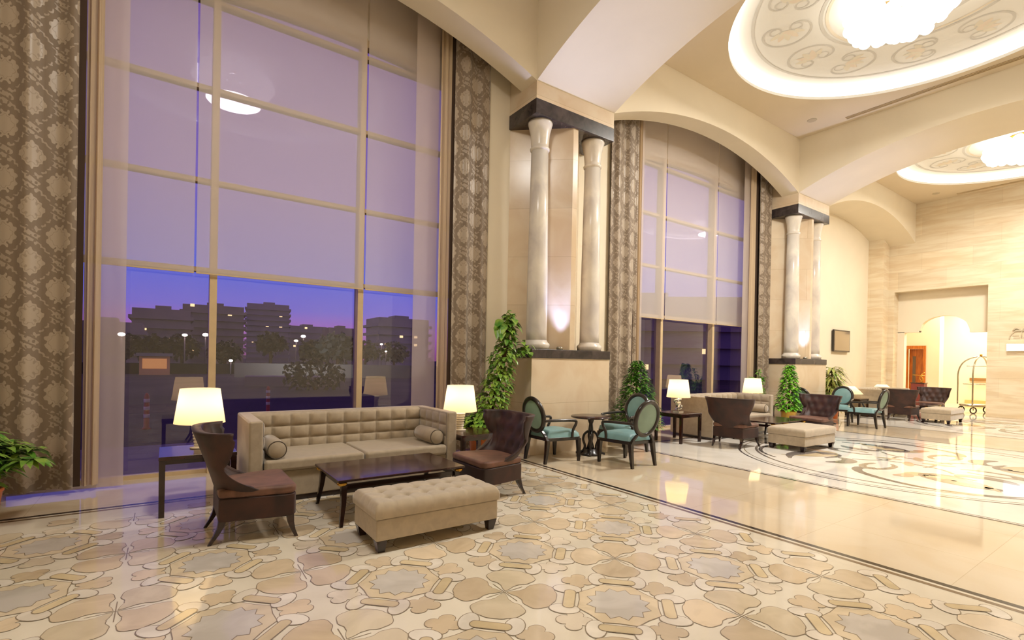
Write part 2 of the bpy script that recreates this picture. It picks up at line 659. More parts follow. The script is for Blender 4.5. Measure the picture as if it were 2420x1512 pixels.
def ribbon(pts, ws, z, c, fx=lambda x, y: (x, y)):
    out = []
    n = len(pts)
    L = []
    for i in range(n):
        a = pts[max(i - 1, 0)]
        b = pts[min(i + 1, n - 1)]
        dx, dy = b[0] - a[0], b[1] - a[1]
        l = hypot(dx, dy) or 1
        w = (ws(i / (n - 1)) if callable(ws) else ws) / 2
        nx, ny = -dy / l * w, dx / l * w
        L.append(((pts[i][0] + nx, pts[i][1] + ny), (pts[i][0] - nx, pts[i][1] - ny)))
    for i in range(n - 1):
        q = [L[i][0], L[i][1], L[i + 1][1], L[i + 1][0]]
        out.append(([(*fx(*p), z) for p in q], c))
    return out


def ring(cx, cy, r, w, z, c, n=96):
    out = []
    for i in range(n):
        a, b = 2 * pi * i / n, 2 * pi * (i + 1) / n
        out.append(([(cx + (r - w / 2) * cos(a), cy + (r - w / 2) * sin(a), z), (cx + (r + w / 2) * cos(a), cy + (r + w / 2) * sin(a), z),
                     (cx + (r + w / 2) * cos(b), cy + (r + w / 2) * sin(b), z), (cx + (r - w / 2) * cos(b), cy + (r - w / 2) * sin(b), z)], c))
    return out


def turtle(x, y, h, ks, ds=0.03):
    pts = [(x, y)]
    for k in ks:
        h += k * ds
        x += cos(h) * ds
        y += sin(h) * ds
        pts.append((x, y))
    return pts


_zj = [0]


def disc(cx, cy, r, z, c, n=20, rx=1.0, ry=1.0, rot=0.0):
    ps = []
    _zj[0] += 1
    for i in range(n):
        a = 2 * pi * i / n
        x, y = r * rx * cos(a), r * ry * sin(a)
        ps.append((cx + x * cos(rot) - y * sin(rot), cy + x * sin(rot) + y * cos(rot), z))
    return (ps, c)


def rect(x0, x1, y0, y1, z, c):
    return ([(x0, y0, z), (x1, y0, z), (x1, y1, z), (x0, y1, z)], c)


# ------------------------------------------------------------------ floor
floor = struct('floor', B().box(XL - 1.5, 30, YBACK, YW + 0.12, -0.2, 0.0), M_['floor'])
DK, TN = (54, 46, 42), (128, 106, 82)


def bay_borders(x0, x1, y0, y1, z, w1=0.055, g=0.035, w2=0.045, c2=TN):
    """double stripe running inside a rectangle"""
    P = []
    for d0, w, c in ((0, w1, DK), (w1 + g, w2, c2)):
        a0, a1, b0, b1 = x0 + d0, x1 - d0, y0 + d0, y1 - d0
        P += [rect(a0, a1, b1 - w, b1, z, c), rect(a0, a1, b0, b0 + w, z, c), rect(a0, a0 + w, b0, b1, z, c), rect(a1 - w, a1, b0, b1, z, c)]
    return P


fields = []
for k in range(3):
    fields.append((BC[k] - HB + BORD, BC[k] + HB - BORD, YN - 0.1, 6.2))
Z1 = 0.0010
P = []
for k, (a, b, c, d) in enumerate(fields):
    P.append(rect(a, b, c, d, Z1 * 0.5, [(232, 222, 202), (236, 230, 220), (236, 230, 220)][k]))
field_o = col_mesh('marble_field', P, M_['inlay2'], floor)
P = []
for k, (a, b, c, d) in enumerate(fields):
    P += bay_borders(a, b, c, d, Z1, *((0.055, 0.035, 0.045) if k == 0 else (0.045, 0.03, 0.02)))
col_mesh('border_stripe', P, M_['inlay'], floor)

# interlocking star and clover mosaic of the first bay (period 1.02 m)
T = 1.02
SX, SY = 1.305, 3.145
OUT = (150, 134, 112)
mos = []
fa, fb, fc, fd = fields[0]
m_in = 0.16


def clip_ok(x, y, r=0.0):
    return fa + m_in + r < x < fb - m_in - r and fc + m_in + r < y < fd - m_in - r


rnd = random.Random(3)


def vary(c, a=10):
    d = rnd.uniform(-a, a)
    e = rnd.uniform(-3, 3)
    return (c[0] + d, c[1] + d + e * 0.4, c[2] + d + e)


TAN_ = (220, 200, 170)
LT = (228, 214, 192)
GREYW = (206, 198, 188)
IV = (232, 222, 206)
for i in range(-4, 5):
    for j in range(-4, 4):
        ox, oy = SX + i * T, SY + j * T
        if not (fa - 0.3 < ox < fb + 0.3 and fc - 0.3 < oy < fd + 0.3):
            continue

        def add(poly, c, grow=None):
            if all(clip_ok(p[0], p[1]) for p in poly[0]):
                mos.append((poly[0], c))

        # strap ring round the star
        if clip_ok(ox, oy, 0.27):
            mos.append(([(ox + (0.272 if q % 2 == 0 else 0.244) * cos(pi * q / 8 + pi / 8), oy + (0.272 if q % 2 == 0 else 0.244) * sin(pi * q / 8 + pi / 8), Z1 * 2.0) for q in range(16)], OUT))
            mos.append(([(ox + (0.266 if q % 2 == 0 else 0.238) * cos(pi * q / 8 + pi / 8), oy + (0.266 if q % 2 == 0 else 0.238) * sin(pi * q / 8 + pi / 8), Z1 * 2.5) for q in range(16)], vary((222, 204, 174), 5)))
            sp = []
            so = []
            for q in range(24):
                r = 0.198 if q % 2 == 0 else 0.158
                a = pi * q / 12
                sp.append((ox + r * cos(a), oy + r * sin(a), Z1 * 3.5))
                so.append((ox + (r + 0.006) * cos(a), oy + (r + 0.006) * sin(a), Z1 * 3.0))
            mos.append((so, OUT))
            mos.append((sp, vary(GREYW, 8)))
        # clovers on the axes
        for ax_, ay_ in ((1, 0), (-1, 0), (0, 1), (0, -1)):
            cx, cy = ox + 0.365 * ax_, oy + 0.375 * ay_
            if not clip_ok(cx, cy, 0.1):
                continue
            c = vary(TAN_, 14)
            if rnd.random() < 0.25:
                c = vary(LT, 6)
            for g_, z_, cc in ((0.005, Z1 * 2.0, OUT), (0, Z1 * 2.5, c)):
                mos.append(([(cx + (0.062 + g_ + 0.042 * abs(sin(2 * q)) ** .7) * cos(q) * 1.05, cy + (0.062 + g_ + 0.042 * abs(sin(2 * q)) ** .7) * sin(q), z_) for q in [2 * pi * i_ / 40 for i_ in range(40)]], cc))
        # lobed leaves towards the cell centres, with dog-bone strap
        for sx_, sy_ in ((1, 1), (1, -1), (-1, 1), (-1, -1)):
            cx, cy = ox + 0.35 * sx_, oy + 0.35 * sy_
            if not clip_ok(cx, cy, 0.2):
                continue
            c = vary(TAN_, 16)
            if rnd.random() < 0.3:
                c = vary((220, 204, 176), 6)
            for g_, z_, cc in ((0.005, Z1 * 2.0, OUT), (0, Z1 * 2.5, c)):
                pl = []
                for i_ in range(60):
                    q = 2 * pi * i_ / 60
                    qq = min(q, 2 * pi - q)
                    key = ((0, .205), (.3, .135), (.62, .122), (1.1, .148), (1.55, .168), (2.0, .15), (2.5, .12), (pi, .11))
                    for k_ in range(len(key) - 1):
                        if key[k_][0] <= qq <= key[k_ + 1][0]:
                            t_ = (qq - key[k_][0]) / (key[k_ + 1][0] - key[k_][0])
                            t_ = t_ if k_ == 0 else t_ * t_ * (3 - 2 * t_)
                            rr_ = key[k_][1] + (key[k_ + 1][1] - key[k_][1]) * t_
                            break
                    rr_ += g_
                    lx, ly = rr_ * cos(q + pi / 4), rr_ * sin(q + pi / 4)
                    pl.append((ox + sx_ * (.352 + lx), oy + sy_ * (.352 + ly), z_))
                mos.append((pl, cc))
            # white petals and capsule (tangential to the star)
            for px, py in ((0.135, 0.325), (0.325, 0.135)):
                rr = atan2(sy_, sx_)
                if abs(px) > 0.2:
                    rr2 = 0.0
                else:
                    rr2 = pi / 2
                mos.append(disc(ox + sx_ * px, oy + sy_ * py, 0.098, Z1 * 3.0, OUT, 20, 1.0, 0.64, atan2(-sy_ * 0.0 + sy_ * 1, sx_ * 1)))
                mos.append(disc(ox + sx_ * px, oy + sy_ * py, 0.092, Z1 * 3.5, vary(IV, 5), 20, 1.0, 0.62, atan2(sy_, sx_)))
            t0 = (0.13, 0.29)
            t1 = (0.29, 0.13)
            for g_, z_, cc in ((0.006, Z1 * 4.0, OUT), (0, Z1 * 4.5, vary((220, 200, 162), 8))):
                ca = []
                mx_, my_ = 0.215, 0.215
                for q in range(20):
                    a = 2 * pi * q / 20
                    lx = 0.034 * cos(a) + (0.0)
                    ly = 0.034 * sin(a) + (0.085 if sin(a) > 0 else -0.085)
                    lx *= (1 + g_ / 0.034)
                    ly += g_ * (1 if sin(a) > 0 else -1)
                    # local: ly along (−1,1)/√2, lx along (1,1)/√2
                    x = mx_ + (lx - ly) / sqrt(2)
                    y = my_ + (lx + ly) / sqrt(2)
                    ca.append((ox + sx_ * x, oy + sy_ * y, z_))
                mos.append((ca, cc))
# fine cross joints between the lobed leaves
for i in range(-4, 5):
    for j in range(-4, 4):
        cx, cy = SX + (i + 0.5) * T, SY + (j + 0.5) * T
        if clip_ok(cx, cy, 0.25):
            for dx, dy in ((1, 0), (0, 1)):
                mos += ribbon([(cx - dx * 0.14, cy - dy * 0.14), (cx + dx * 0.14, cy + dy * 0.14)], 0.006, Z1 * 1.5, OUT)
# keep all mosaic faces pointing up
mm = []
for poly, c in mos:
    ar = sum(poly[i][0] * poly[(i + 1) % len(poly)][1] - poly[(i + 1) % len(poly)][0] * poly[i][1] for i in range(len(poly)))
    mm.append((poly if ar > 0 else poly[::-1], c))
mosaic = col_mesh('star_mosaic', mm, M_['inlay'], floor)

# medallions of the other bays
GR, BR, LB = (92, 86, 84), (176, 158, 132), (208, 190, 160)


def medallion(cx, cy):
    P = []
    P += ring(cx, cy, 2.56, 0.035, Z1, GR)
    P += ring(cx, cy, 2.47, 0.02, Z1, (150, 138, 118))
    P += ring(cx, cy, 2.27, 0.045, Z1, (120, 112, 104))
    for q in range(4):
        a0 = q * pi / 2

        def fx(x, y, a0=a0):
            return (cx + x * cos(a0) - y * sin(a0), cy + x * sin(a0) + y * cos(a0))
        # big C scroll, hooked at its inner end
        big = [(-0.60, 0.10), (-0.75, 0.01), (-0.98, 0.0), (-1.2, 0.07), (-1.27, 0.2), (-1.12, 0.31), (-0.9, 0.33), (-0.72, 0.28)]
        P += ribbon(smooth(big, 4), lambda t: 0.05 + 0.06 * sin(pi * t), Z1 * 1.5, (150, 138, 120), fx)
        arc = [(-1.2, 0.1), (-1.35, 0.27), (-1.65, 0.16), (-1.9, -0.2), (-2.02, -0.65), (-1.93, -1.05), (-1.7, -1.4), (-1.35, -1.66)]
        P += ribbon(smooth(arc, 4), lambda t: 0.12 * (1 - t) + 0.035, Z1 * 1.6, GR, fx)
        # dark acanthus swirl
        sw = [(-1.5, 1.2), (-1.2, 1.34), (-0.85, 1.33), (-0.55, 1.16), (-0.5, 0.96), (-0.7, 0.86), (-0.95, 0.9)]
        P += ribbon(smooth(sw, 4), lambda t: 0.05 + 0.24 * sin(pi * min(1, t * 1.05)) ** 1.5, Z1 * 2.0, (118, 110, 106), fx)
        sw = [(-1.32, 0.74), (-1.18, 0.62), (-0.95, 0.56), (-0.75, 0.66), (-0.72, 0.8)]
        P += ribbon(smooth(sw, 4), lambda t: 0.04 + 0.18 * sin(pi * t), Z1 * 2.2, (126, 118, 112), fx)
        # tan leaves
        lf = [(-1.45, -0.28), (-1.25, -0.3), (-1.08, -0.42), (-1.05, -0.7), (-1.2, -1.05), (-1.45, -1.28)]
        P += ribbon(smooth(lf, 4), lambda t: 0.03 + 0.28 * sin(pi * t) ** 1.3, Z1 * 2.0, (206, 186, 150), fx)
        P += ribbon(smooth([(-1.5, -0.2), (-1.38, -0.3), (-1.2, -0.3)], 4), lambda t: 0.04 + 0.14 * sin(pi * t), Z1 * 2.4, (200, 168, 140), fx)
        sp = turtle(-0.42, -0.25, radians(-20), [1.2 + 0.0 * k for k in range(14)] + [-1.6] * 26)
        P += ribbon(sp, 0.045, Z1 * 1.8, (146, 136, 122), fx)
        P += ribbon(smooth([(-0.1, 0.5), (-0.02, 0.3), (0.04, 0.12)], 3), lambda t: 0.03 + 0.12 * sin(pi * t), Z1 * 2.0, (204, 190, 158), fx)
    mm = []
    for poly, c in P:
        ar = sum(poly[i][0] * poly[(i + 1) % len(poly)][1] - poly[(i + 1) % len(poly)][0] * poly[i][1] for i in range(len(poly)))
        mm.append((poly if ar > 0 else poly[::-1], c))
    return mm


def smooth(pts, n=4):
    """Catmull-Rom"""
    out = []
    m = len(pts)
    for i in range(m - 1):
        p0, p1, p2, p3 = pts[max(i - 1, 0)], pts[i], pts[i + 1], pts[min(i + 2, m - 1)]
        for k in range(n):
            t = k / n
            out.append(tuple(0.5 * ((2 * p1[d]) + (-p0[d] + p2[d]) * t + (2 * p0[d] - 5 * p1[d] + 4 * p2[d] - p3[d]) * t * t +
                                    (-p0[d] + 3 * p1[d] - 3 * p2[d] + p3[d]) * t ** 3) for d in range(len(p1))))
    out.append(tuple(pts[-1]))
    return out


for k in (1, 2):
    col_mesh('scroll_medallion', medallion(BC[k], DY), M_['inlay2'], floor)

# ------------------------------------------------------------------ ceiling, arches, walls
def arch_poly(a, b, zs, sag, ztop, n=28):
    """wall above a segmental arch between a and b"""
    c = (a + b) / 2
    h = (b - a) / 2
    R = (h * h + sag * sag) / (2 * sag)
    zc = zs + sag - R
    pts = []
    for i in range(n + 1):
        x = a + (b - a) * i / n
        pts.append((x, zc + sqrt(max(R * R - (x - c) ** 2, 0))))
    return pts, ztop


def arch_strip(bld, a, b, zs, sag, ztop, axis, y0, y1, n=28):
    pts, zt = arch_poly(a, b, zs, sag, ztop, n)
    for i in range(n):
        (xa, za), (xb, zb) = pts[i], pts[i + 1]
        q = [(xa, za), (xb, zb), (xb, zt), (xa, zt)]

        def P(p, t):
            return (p[0], t, p[1]) if axis == 'y' else (t, p[0], p[1])
        k = [P(p, y0) for p in q] + [P(p, y1) for p in q]
        bld.add(k, [(0, 1, 2, 3), (7, 6, 5, 4), (0, 4, 5, 1), (3, 2, 6, 7)])
    return bld


arches = struct('wall_arch_window_side', arch_strip(arch_strip(B(), BC[0] - HB, BC[0] + HB, ZS, SAG, ZCEIL + .1, 'y', YF, YF + .42),
                BC[1] - HB, BC[1] + HB, ZS, SAG, ZCEIL + .1, 'y', YF, YF + .42), M_['plaster'], weld=True)
struct('wall_arch_far_bay', arch_strip(B(), BC[2] - HB, BC[2] + HB, ZS, SAG, ZCEIL + .1, 'y', YF, YW + .12), M_['plaster'], weld=True)
near = B()
for k in range(3):
    arch_strip(near, BC[k] - HB, BC[k] + HB, ZS, SAG, ZCEIL + .1, 'y', YN - .42, YN)
for k in range(-1, 3):
    x = X1 + k * PER
    near.box(x, x + PW, YN - .42, YN, 5.2, ZCEIL + .1)
struct('wall_arch_near_side', near, M_['plaster'], weld=True)
for k in range(-1, 2):
    x = X1 + k * PER
    struct('wall_arch_cross', arch_strip(B(), YN, YF, ZS, SAG + 0.04, ZCEIL + .1, 'x', x, x + PW), M_['plaster'], weld=True)

# ceiling with round recesses
ce = B()


def ceiling_bay(bld, cx, cy, hx, y0, y1, R, z, n=96):
    corners = []
    for i in range(n):
        a = 2 * pi * i / n
        dx, dy = cos(a), sin(a)
        tx = hx / abs(dx) if abs(dx) > 1e-9 else 1e9
        ty = ((y1 - cy) / dy) if dy > 1e-9 else (((y0 - cy) / dy) if dy < -1e-9 else 1e9)
        t = min(tx, ty)
        corners.append((cx + dx * t, cy + dy * t, z))
    inner = [(cx + R * cos(2 * pi * i / n), cy + R * sin(2 * pi * i / n), z) for i in range(n)]
    vs = corners + inner
    fs = [(i, (i + 1) % n, n + (i + 1) % n, n + i) for i in range(n)]
    bld.add(vs, fs)


for k in range(3):
    ceiling_bay(ce, BC[k], DY, HB + 0.2, YN - 0.1, YF + 0.1, DR, ZCEIL)
ceiling = struct('ceiling', ce, M_['ceiling'], fix=False)
struct('ceiling_outer', B().box(XL - 1.5, 30, YF + 0.05, YW + 0.2, ZCEIL, ZCEIL + 0.1).box(XL - 1.5, 30, YBACK, YN - 0.05, ZCEIL, ZCEIL + 0.1).box(
    XL - 1.5, 30, YBACK, YW + .2, 8.2, 8.3), M_['ceiling'])

DZ = 7.57


def dome_pattern(cx, cy):
    P = []
    G1, G2 = (214, 211, 204), (206, 186, 156)
    P += ring(cx, cy, 2.47, 0.05, DZ - .004, G1)
    P += ring(cx, cy, 1.40, 0.055, DZ - .004, G1)
    P += ring(cx, cy, 1.31, 0.05, DZ - .004, (236, 226, 208))
    P += ring(cx, cy, 0.9, 0.08, DZ - .004, G1)
    for q in range(6):
        for s in (1, -1):
            a = radians(60 * q + 4 + s * 14.5)

            def fx(u, v, a=a, s=s):
                # u: tangential (open side faces the pair's axis), v: radial
                r = 1.93 + v
                return (cx + r * cos(a) - (-s) * u * sin(a) * -1 * -1, cy + r * sin(a) + (-s) * u * cos(a))
            def fx(u, v, a=a, s=s):
                r = 1.93 + v
                t = -s * u
                return (cx + r * cos(a) - t * sin(a), cy + r * sin(a) + t * cos(a))
            ks = [2.5] * 24 + [2.5 + 0.34 * i for i in range(24)] + [11] * 14
            for sg in (1, -1):
                pts = turtle(-0.36, 0.0, radians(90 * sg), [-sg * k for k in ks], 0.026)
                P += ribbon(pts, lambda t: 0.045 * (1 - 0.5 * t), DZ - .004, G1, fx)
            # palmette inside
            for j, an in enumerate((-60, -30, 0, 30, 60)):
                A = radians(180 + an)
                pts = [(0.12 + t * 0.32 * cos(A), t * 0.32 * sin(A)) for t in (0, .25, .5, .75, 1)]
                P += ribbon(pts, lambda t: 0.02 + 0.1 * sin(pi * t), DZ - .004, (238, 226, 210) if j % 2 else (236, 230, 214), fx)
    mm = []
    for poly, c in P:
        ar = sum(poly[i][0] * poly[(i + 1) % len(poly)][1] - poly[(i + 1) % len(poly)][0] * poly[i][1] for i in range(len(poly)))
        mm.append((poly if ar < 0 else poly[::-1], c))
    return mm


M_['domewhite'] = mat('white_dome_paint', (240, 238, 232), 0.85)
for k in range(3):
    cx = BC[k]
    n = 96
    d = B()
    # upstand of the recess, small cove, painted saucer
    d.lathe([(DR, ZCEIL), (DR, ZCEIL + .06), (DR + .16, ZCEIL + .06), (DR + .16, DZ), (0.001, DZ)], (cx, DY, 0), n, False, caps=False)
    o = struct('ceiling_dome', d, M_['domewhite'])
    col_mesh('painted_scrolls', dome_pattern(cx, DY), M_['paint'], o)
    lm = emit('cove_light_%d' % k, (255, 250, 240), COVE[k])
    cv = B().lathe([(DR + .015, ZCEIL + .066), (DR + .015, ZCEIL + .1), (DR + .14, ZCEIL + .1), (DR + .14, ZCEIL + .066), (DR + .015, ZCEIL + .066)], (cx, DY, 0), n, False, caps=False)
    c = cv.build('cove_light', lm)
    tag(c, ['ring cove light around the ceiling saucer of the nearest bay', 'bright ring cove light around the large painted ceiling saucer',
            'ring cove light around the smaller looking far ceiling saucer'][k], 'light', 'cove lights of the ceiling saucers')

# chandeliers: clusters of glowing globes
def chandelier(cx, cy, power, label):
    t = thing('chandelier', label, 'chandelier', (cx - .3, cy + .22, 7.2), 0, 'globe chandeliers under the ceiling saucers')
    B().lathe([(0.001, DZ - 7.2), (0.28, DZ - 7.2), (0.28, DZ - 7.2 - .05), (0.06, DZ - 7.2 - .09), (0.03, 0.1), (0.001, 0.1)], (0, 0, 0), 24).build('ceiling_canopy', M_['brass'], t)
    g = random.Random(5)
    for rr, z, n, sz in ((0.66, 0.02, 18, .115), (0.6, -0.1, 17, .1), (0.42, -0.16, 12, .11), (0.22, -0.2, 7, .11), (0.5, 0.14, 14, .12), (0, -0.22, 1, .12)):
        for i in range(n):
            a = 2 * pi * (i + g.random() * .3) / max(n, 1)
            p = (rr * cos(a), rr * sin(a), z + g.uniform(-.03, .03))
            B().sphere(p, sz * g.uniform(.9, 1.1), 10, 7).build('globe', M_['gold_light'], t)
    light('AREA', (0, 0, -0.40), power, (1.0, 0.955, 0.895), 1.0, parent=t).data.shape = 'DISK'
    light('POINT', (0, 0, -0.12), power * .30, (1.0, 0.98, 0.95), 0.3, parent=t)
    return t


for k in range(3):
    chandelier(BC[k], DY, CH_W[k], ['cluster chandelier of glowing globes in the nearest bay', 'large cluster chandelier of glowing white globes under the scroll-painted ceiling',
                                    'far globe chandelier under the smaller looking painted ceiling'][k])

# piers
def pier(x, n):
    p = struct('wall_pier', B().box(x, x + PW, YF, YB, 0, ZL1).prism([(x + .02, YB), (x + PW * .47, YF + .03), (x + PW * .53, YF + .03), (x + PW * .93, YB)], 'z', ZL2, ZC1)
               .box(x, x + PW, YF, YW, ZC2, ZCEIL), M_['pier'])
    a = B().box(x - .02, x + PW + .0, YF - .02, YB, ZL1, ZL2).build('dark_ledge', M_['dark_marble'], p, bevel=.008)
    b = B().box(x - .01, x + PW + .0, YF - .01, YB, ZC1, ZC2).build('dark_lintel', M_['dark_marble'], p, bevel=.008)
    return p


def column(x, y, label):
    t = thing('marble_column', label, 'column', (x, y, ZL2), 0, 'twin marble columns on the pier ledges')
    h = ZC1 - ZL2
    B().lathe([(0.001, 0), (.215, 0), (.215, .045), (.225, .06), (.22, .09), (.185, .12), (.175, .15), (0.001, .15)], (0, 0, 0), 40).build('base', M_['col_marble'], t)
    B().lathe([(.172, .13), (.172, .3), (.168, 1.2), (.155, 2.2), (.142, h - .46)], (0, 0, 0), 40).build('shaft', M_['col_marble'], t)
    B().lathe([(0.001, h - .48), (.142, h - .48), (.16, h - .465), (.165, h - .44), (.145, h - .42), (.145, h - .38), (.16, h - .2), (.195, h - .06), (.205, h - .035), (.205, h), (0.001, h)], (0, 0, 0), 40).build('capital', M_['col_marble'], t)
    return t


nm = {0: 'the pier right of the first window', 1: 'the pier right of the second window'}
for k in (-1, 0, 1):
    x = X1 + k * PER
    pier(x, k)
    if k >= 0:
        column(x + .27, YF + .24, 'left white marble column on ' + nm[k])
        column(x + 1.47, YF + .24, 'right white marble column on ' + nm[k])
        u = thing('uplight', 'small uplight between the two columns of ' + nm[k], 'light', (x + .60, YF + .03, ZL2), 0, 'uplights on the pier ledges')
        B().lathe([(0.001, 0), (.05, 0), (.055, .03), (.045, .05), (.001, .045)], (0, 0, 0), 16).build('housing', M_['chrome'], u)
        light('SPOT', (.02, -.01, 0.07), 400 if k == 0 else 260, (0.56, 0.64, 1.0), 0.05, rot=(radians(194), 0, 0), parent=u, spot=radians(44))
        light('SPOT', (0, 0, 0.07), 170 if k == 0 else 130, (0.42, 0.50, 1.0), 0.05, rot=(radians(182), 0, 0), parent=u, spot=radians(62))

# window wall pieces behind the piers, and the recess walls
ww = B()
ww.box(X1 - .42, 7.42, YB, YW + .12, 0, ZCEIL)
ww.box(13.02, 15.02, YB, YW + .12, 0, ZCEIL)
ww.box(XL - .3, XL + PW + .35, YB, YW + .12, 0, ZCEIL)
struct('wall_window_side', ww, M_['plaster'])
struct('wall_tv_recess', B().box(15.02, 22.0, 7.50, 7.62, 0, ZCEIL), M_['plaster'])
struct('wall_far_pier', B().box(21.2, XFAR + .05, 7.03, 7.52, 0, 6.6), M_['farwall'])


def window(idx, xa, xb, mull, crown_x):
    """arched opening in the outer wall, mullioned frame and glass"""
    b = B()
    h = 3.35
    sag = .4
    R = (h * h + sag * sag) / (2 * sag)
    zc = 6.27 - R
    n = 24
    pts = []
    for i in range(n + 1):
        x = xa + (xb - xa) * i / n
        pts.append((x, zc + sqrt(R * R - (x - crown_x) ** 2)))
    for i in range(n):
        (p, za), (q, zb) = pts[i], pts[i + 1]
        ks = [(p, YW, za), (q, YW, zb), (q, YW, ZCEIL), (p, YW, ZCEIL), (p, YW + .12, za), (q, YW + .12, zb), (q, YW + .12, ZCEIL), (p, YW + .12, ZCEIL)]
        b.add(ks, [(0, 1, 2, 3), (7, 6, 5, 4), (0, 4, 5, 1)])
    struct('wall_above_window', b, M_['plaster'], weld=True)
    w = thing('window_%d' % idx, '', '', (0, 0, 0))
    del w['label']
    del w['category']
    w['kind'] = 'structure'
    f = B()
    f.box(xa, xb, YW - .02, YW + .1, 0, .05)
    for z in (2.56, 3.69, 4.87, 5.99):
        f.box(xa, xb, YW - .01, YW + .1, z, z + .055)
    for x in mull:
        zt = zc + sqrt(max(R * R - (x - crown_x) ** 2, 0))
        f.box(x - .04, x + .04, YW - .08, YW + .1, 0, zt)
    # curved head
    for i in range(n):
        (p, za), (q, zb) = pts[i], pts[i + 1]
        ks = [(p, YW - .03, za - .1), (q, YW - .03, zb - .1), (q, YW - .03, zb + .01), (p, YW - .03, za + .01), (p, YW + .1, za - .1), (q, YW + .1, zb - .1), (q, YW + .1, zb + .01), (p, YW + .1, za + .01)]
        f.add(ks, [(0, 1, 2, 3), (7, 6, 5, 4), (0, 4, 5, 1), (3, 2, 6, 7)])
    f.build('window_frame', M_['frame'], w, bevel=0)
    B().add([(xa, YW + .05, 0.02), (xb, YW + .05, 0.02), (xb, YW + .05, 6.4), (xa, YW + .05, 6.4)], [(0, 1, 2, 3)]).build('glass', M_['glass'], w, fix=False)
    return w


window(1, XL + PW + .35, X1 - .42, (-1.45, .475, 2.355, 4.25), BC[0] + .45)
window(2, 7.42, 13.02, (7.47, 9.29, 11.30, 12.95), BC[1] + .75)
struct('wall_left', B().box(XL - .4, XL - .2, YBACK, YW + .12, 0, ZCEIL), M_['plaster'])
struct('wall_back', B().box(XL - .4, XFAR + .3, YBACK - .2, YBACK, 0, ZCEIL), M_['plaster'])

# far wall with the rectangular opening (y 4.34..6.9, z 0..4.25)
yo0, yo1, zo = 4.34, 6.86, 4.26
struct('wall_far', B().box(XFAR, XFAR + .42, YBACK, yo0, 0, ZCEIL + .1).box(XFAR, XFAR + .42, yo1, 7.5, 0, ZCEIL + .1)
       .box(XFAR, XFAR + .42, yo0, yo1, zo, ZCEIL + .1), M_['farwall'])
# inner wall with shouldered arch
xi = XFAR + .42
arc = []
ya, yb = 4.86, 6.22
za, zsag = 2.86, .5
for i in range(17):
    y = yb + (ya - yb) * i / 16
    c = (ya + yb) / 2
    h = (yb - ya) / 2
    arc.append((y, za + zsag * sqrt(max(0, 1 - ((y - c) / h) ** 2))))
ib = B()
pts = [(yo1 + .3, 2.8)] + [(6.22, 2.8)] + arc + [(4.86, 2.76), (yo0 - .5, 2.76)]
for i in range(len(pts) - 1):
    (p, a), (q, c) = pts[i], pts[i + 1]
    if abs(p - q) < 1e-6:
        continue
    ks = [(xi, p, a), (xi, q, c), (xi, q, zo + .3), (xi, p, zo + .3), (xi + .25, p, a), (xi + .25, q, c), (xi + .25, q, zo + .3), (xi + .25, p, zo + .3)]
    ib.add(ks, [(0, 1, 2, 3), (7, 6, 5, 4), (0, 4, 5, 1)])
ib.box(xi, xi + .25, 6.66, yo1 + .4, 0, 2.82)
struct('wall_inner_arch', ib, M_['plaster'])
# corridor beyond
cor = B()
cor.box(xi, 30, 7.95, 8.1, 0, 4.6)
cor.box(xi - .1, xi + .3, yo1 + .3, 8.1, 0, 4.6)
cor.box(xi, 30, yo0 - 1.2, yo0 - 1.05, 0, 4.6)
cor.box(28.6, 28.8, yo0 - 1.2, yo1 + 4, 0, 4.6)
cor.box(xi, 30, yo0 - 1.2, 8.1, 4.55, 4.7)
struct('wall_corridor', cor, M_['plaster'])
struct('wall_corridor_pier', B().box(25.0, 25.5, 6.36, 6.80, 0, 4.56).box(25.0, 25.5, 6.80, 8.0, 2.42, 4.56).box(25.0, 25.5, 7.46, 8.0, 0, 2.5), M_['plaster'])
tr = B().box(28.45, 28.6, 3.2, 6.35, 0, .18)
struct('baseboard_corridor', tr, mat('tan_baseboard', (204, 172, 112), .5))
rl = B().box(28.42, 28.6, 3.2, 6.2, 1.02, 1.14)
struct('trim_1', rl, mat('wood_chair_rail', (140, 104, 60), .4))
light('AREA', (24.6, 5.2, 4.4), 230, (1.0, 0.88, 0.68), 1.6, parent=None)
light('AREA', (27.3, 5.4, 4.4), 200, (1.0, 0.86, 0.64), 1.6)

# door standing open at the end of the corridor
dr = thing('door_1', '', '', (0, 0, 0))
del dr['label']
del dr['category']
dr['kind'] = 'structure'
yd0, yd1 = 7.08, 7.2
B().box(24.96, 25.1, 7.38, 7.48, 0, 2.3).box(24.96, 25.1, 6.78, 6.86, 0, 2.3).box(24.96, 25.1, 6.78, 7.48, 2.3, 2.42).build('door_frame', M_['door'], dr)

# ------------------------------------------------------------------ ceiling fittings
for k, lab in ((1, 'long slot air diffuser in the ceiling beside the large painted saucer'), (2, 'short looking slot air diffuser beside the far painted saucer')):
    x = BC[k] + HB - .28
    t = thing('slot_diffuser', lab, 'air vent', (x, 0, ZCEIL), 0, 'slot diffusers in the ceiling')
    B().box(-.06, -.035, YN + .8, 5.1, -.012, 0).box(-.0125, .0125, YN + .8, 5.1, -.012, 0).box(.035, .06, YN + .8, 5.1, -.012, 0).build('frame', M_['frame'], t)
    B().box(-.06, .06, YN + .8, 5.1, -.004, 0.0).build('slot', mat('slot_dark', (86, 74, 58), .7), t)
for x, y, lab in ((12.45, 5.62, 'small round ceiling speaker in the corner of the middle bay'), (20.9, 5.5, 'small round ceiling speaker in the far bay corner')):
    o = B().lathe([(0.001, -.012), (.09, -.012), (.1, -.006), (.1, 0), (0.001, 0)], (x, y, ZCEIL), 28).build('ceiling_speaker', M_['vent'])
    tag(o, lab, 'speaker')


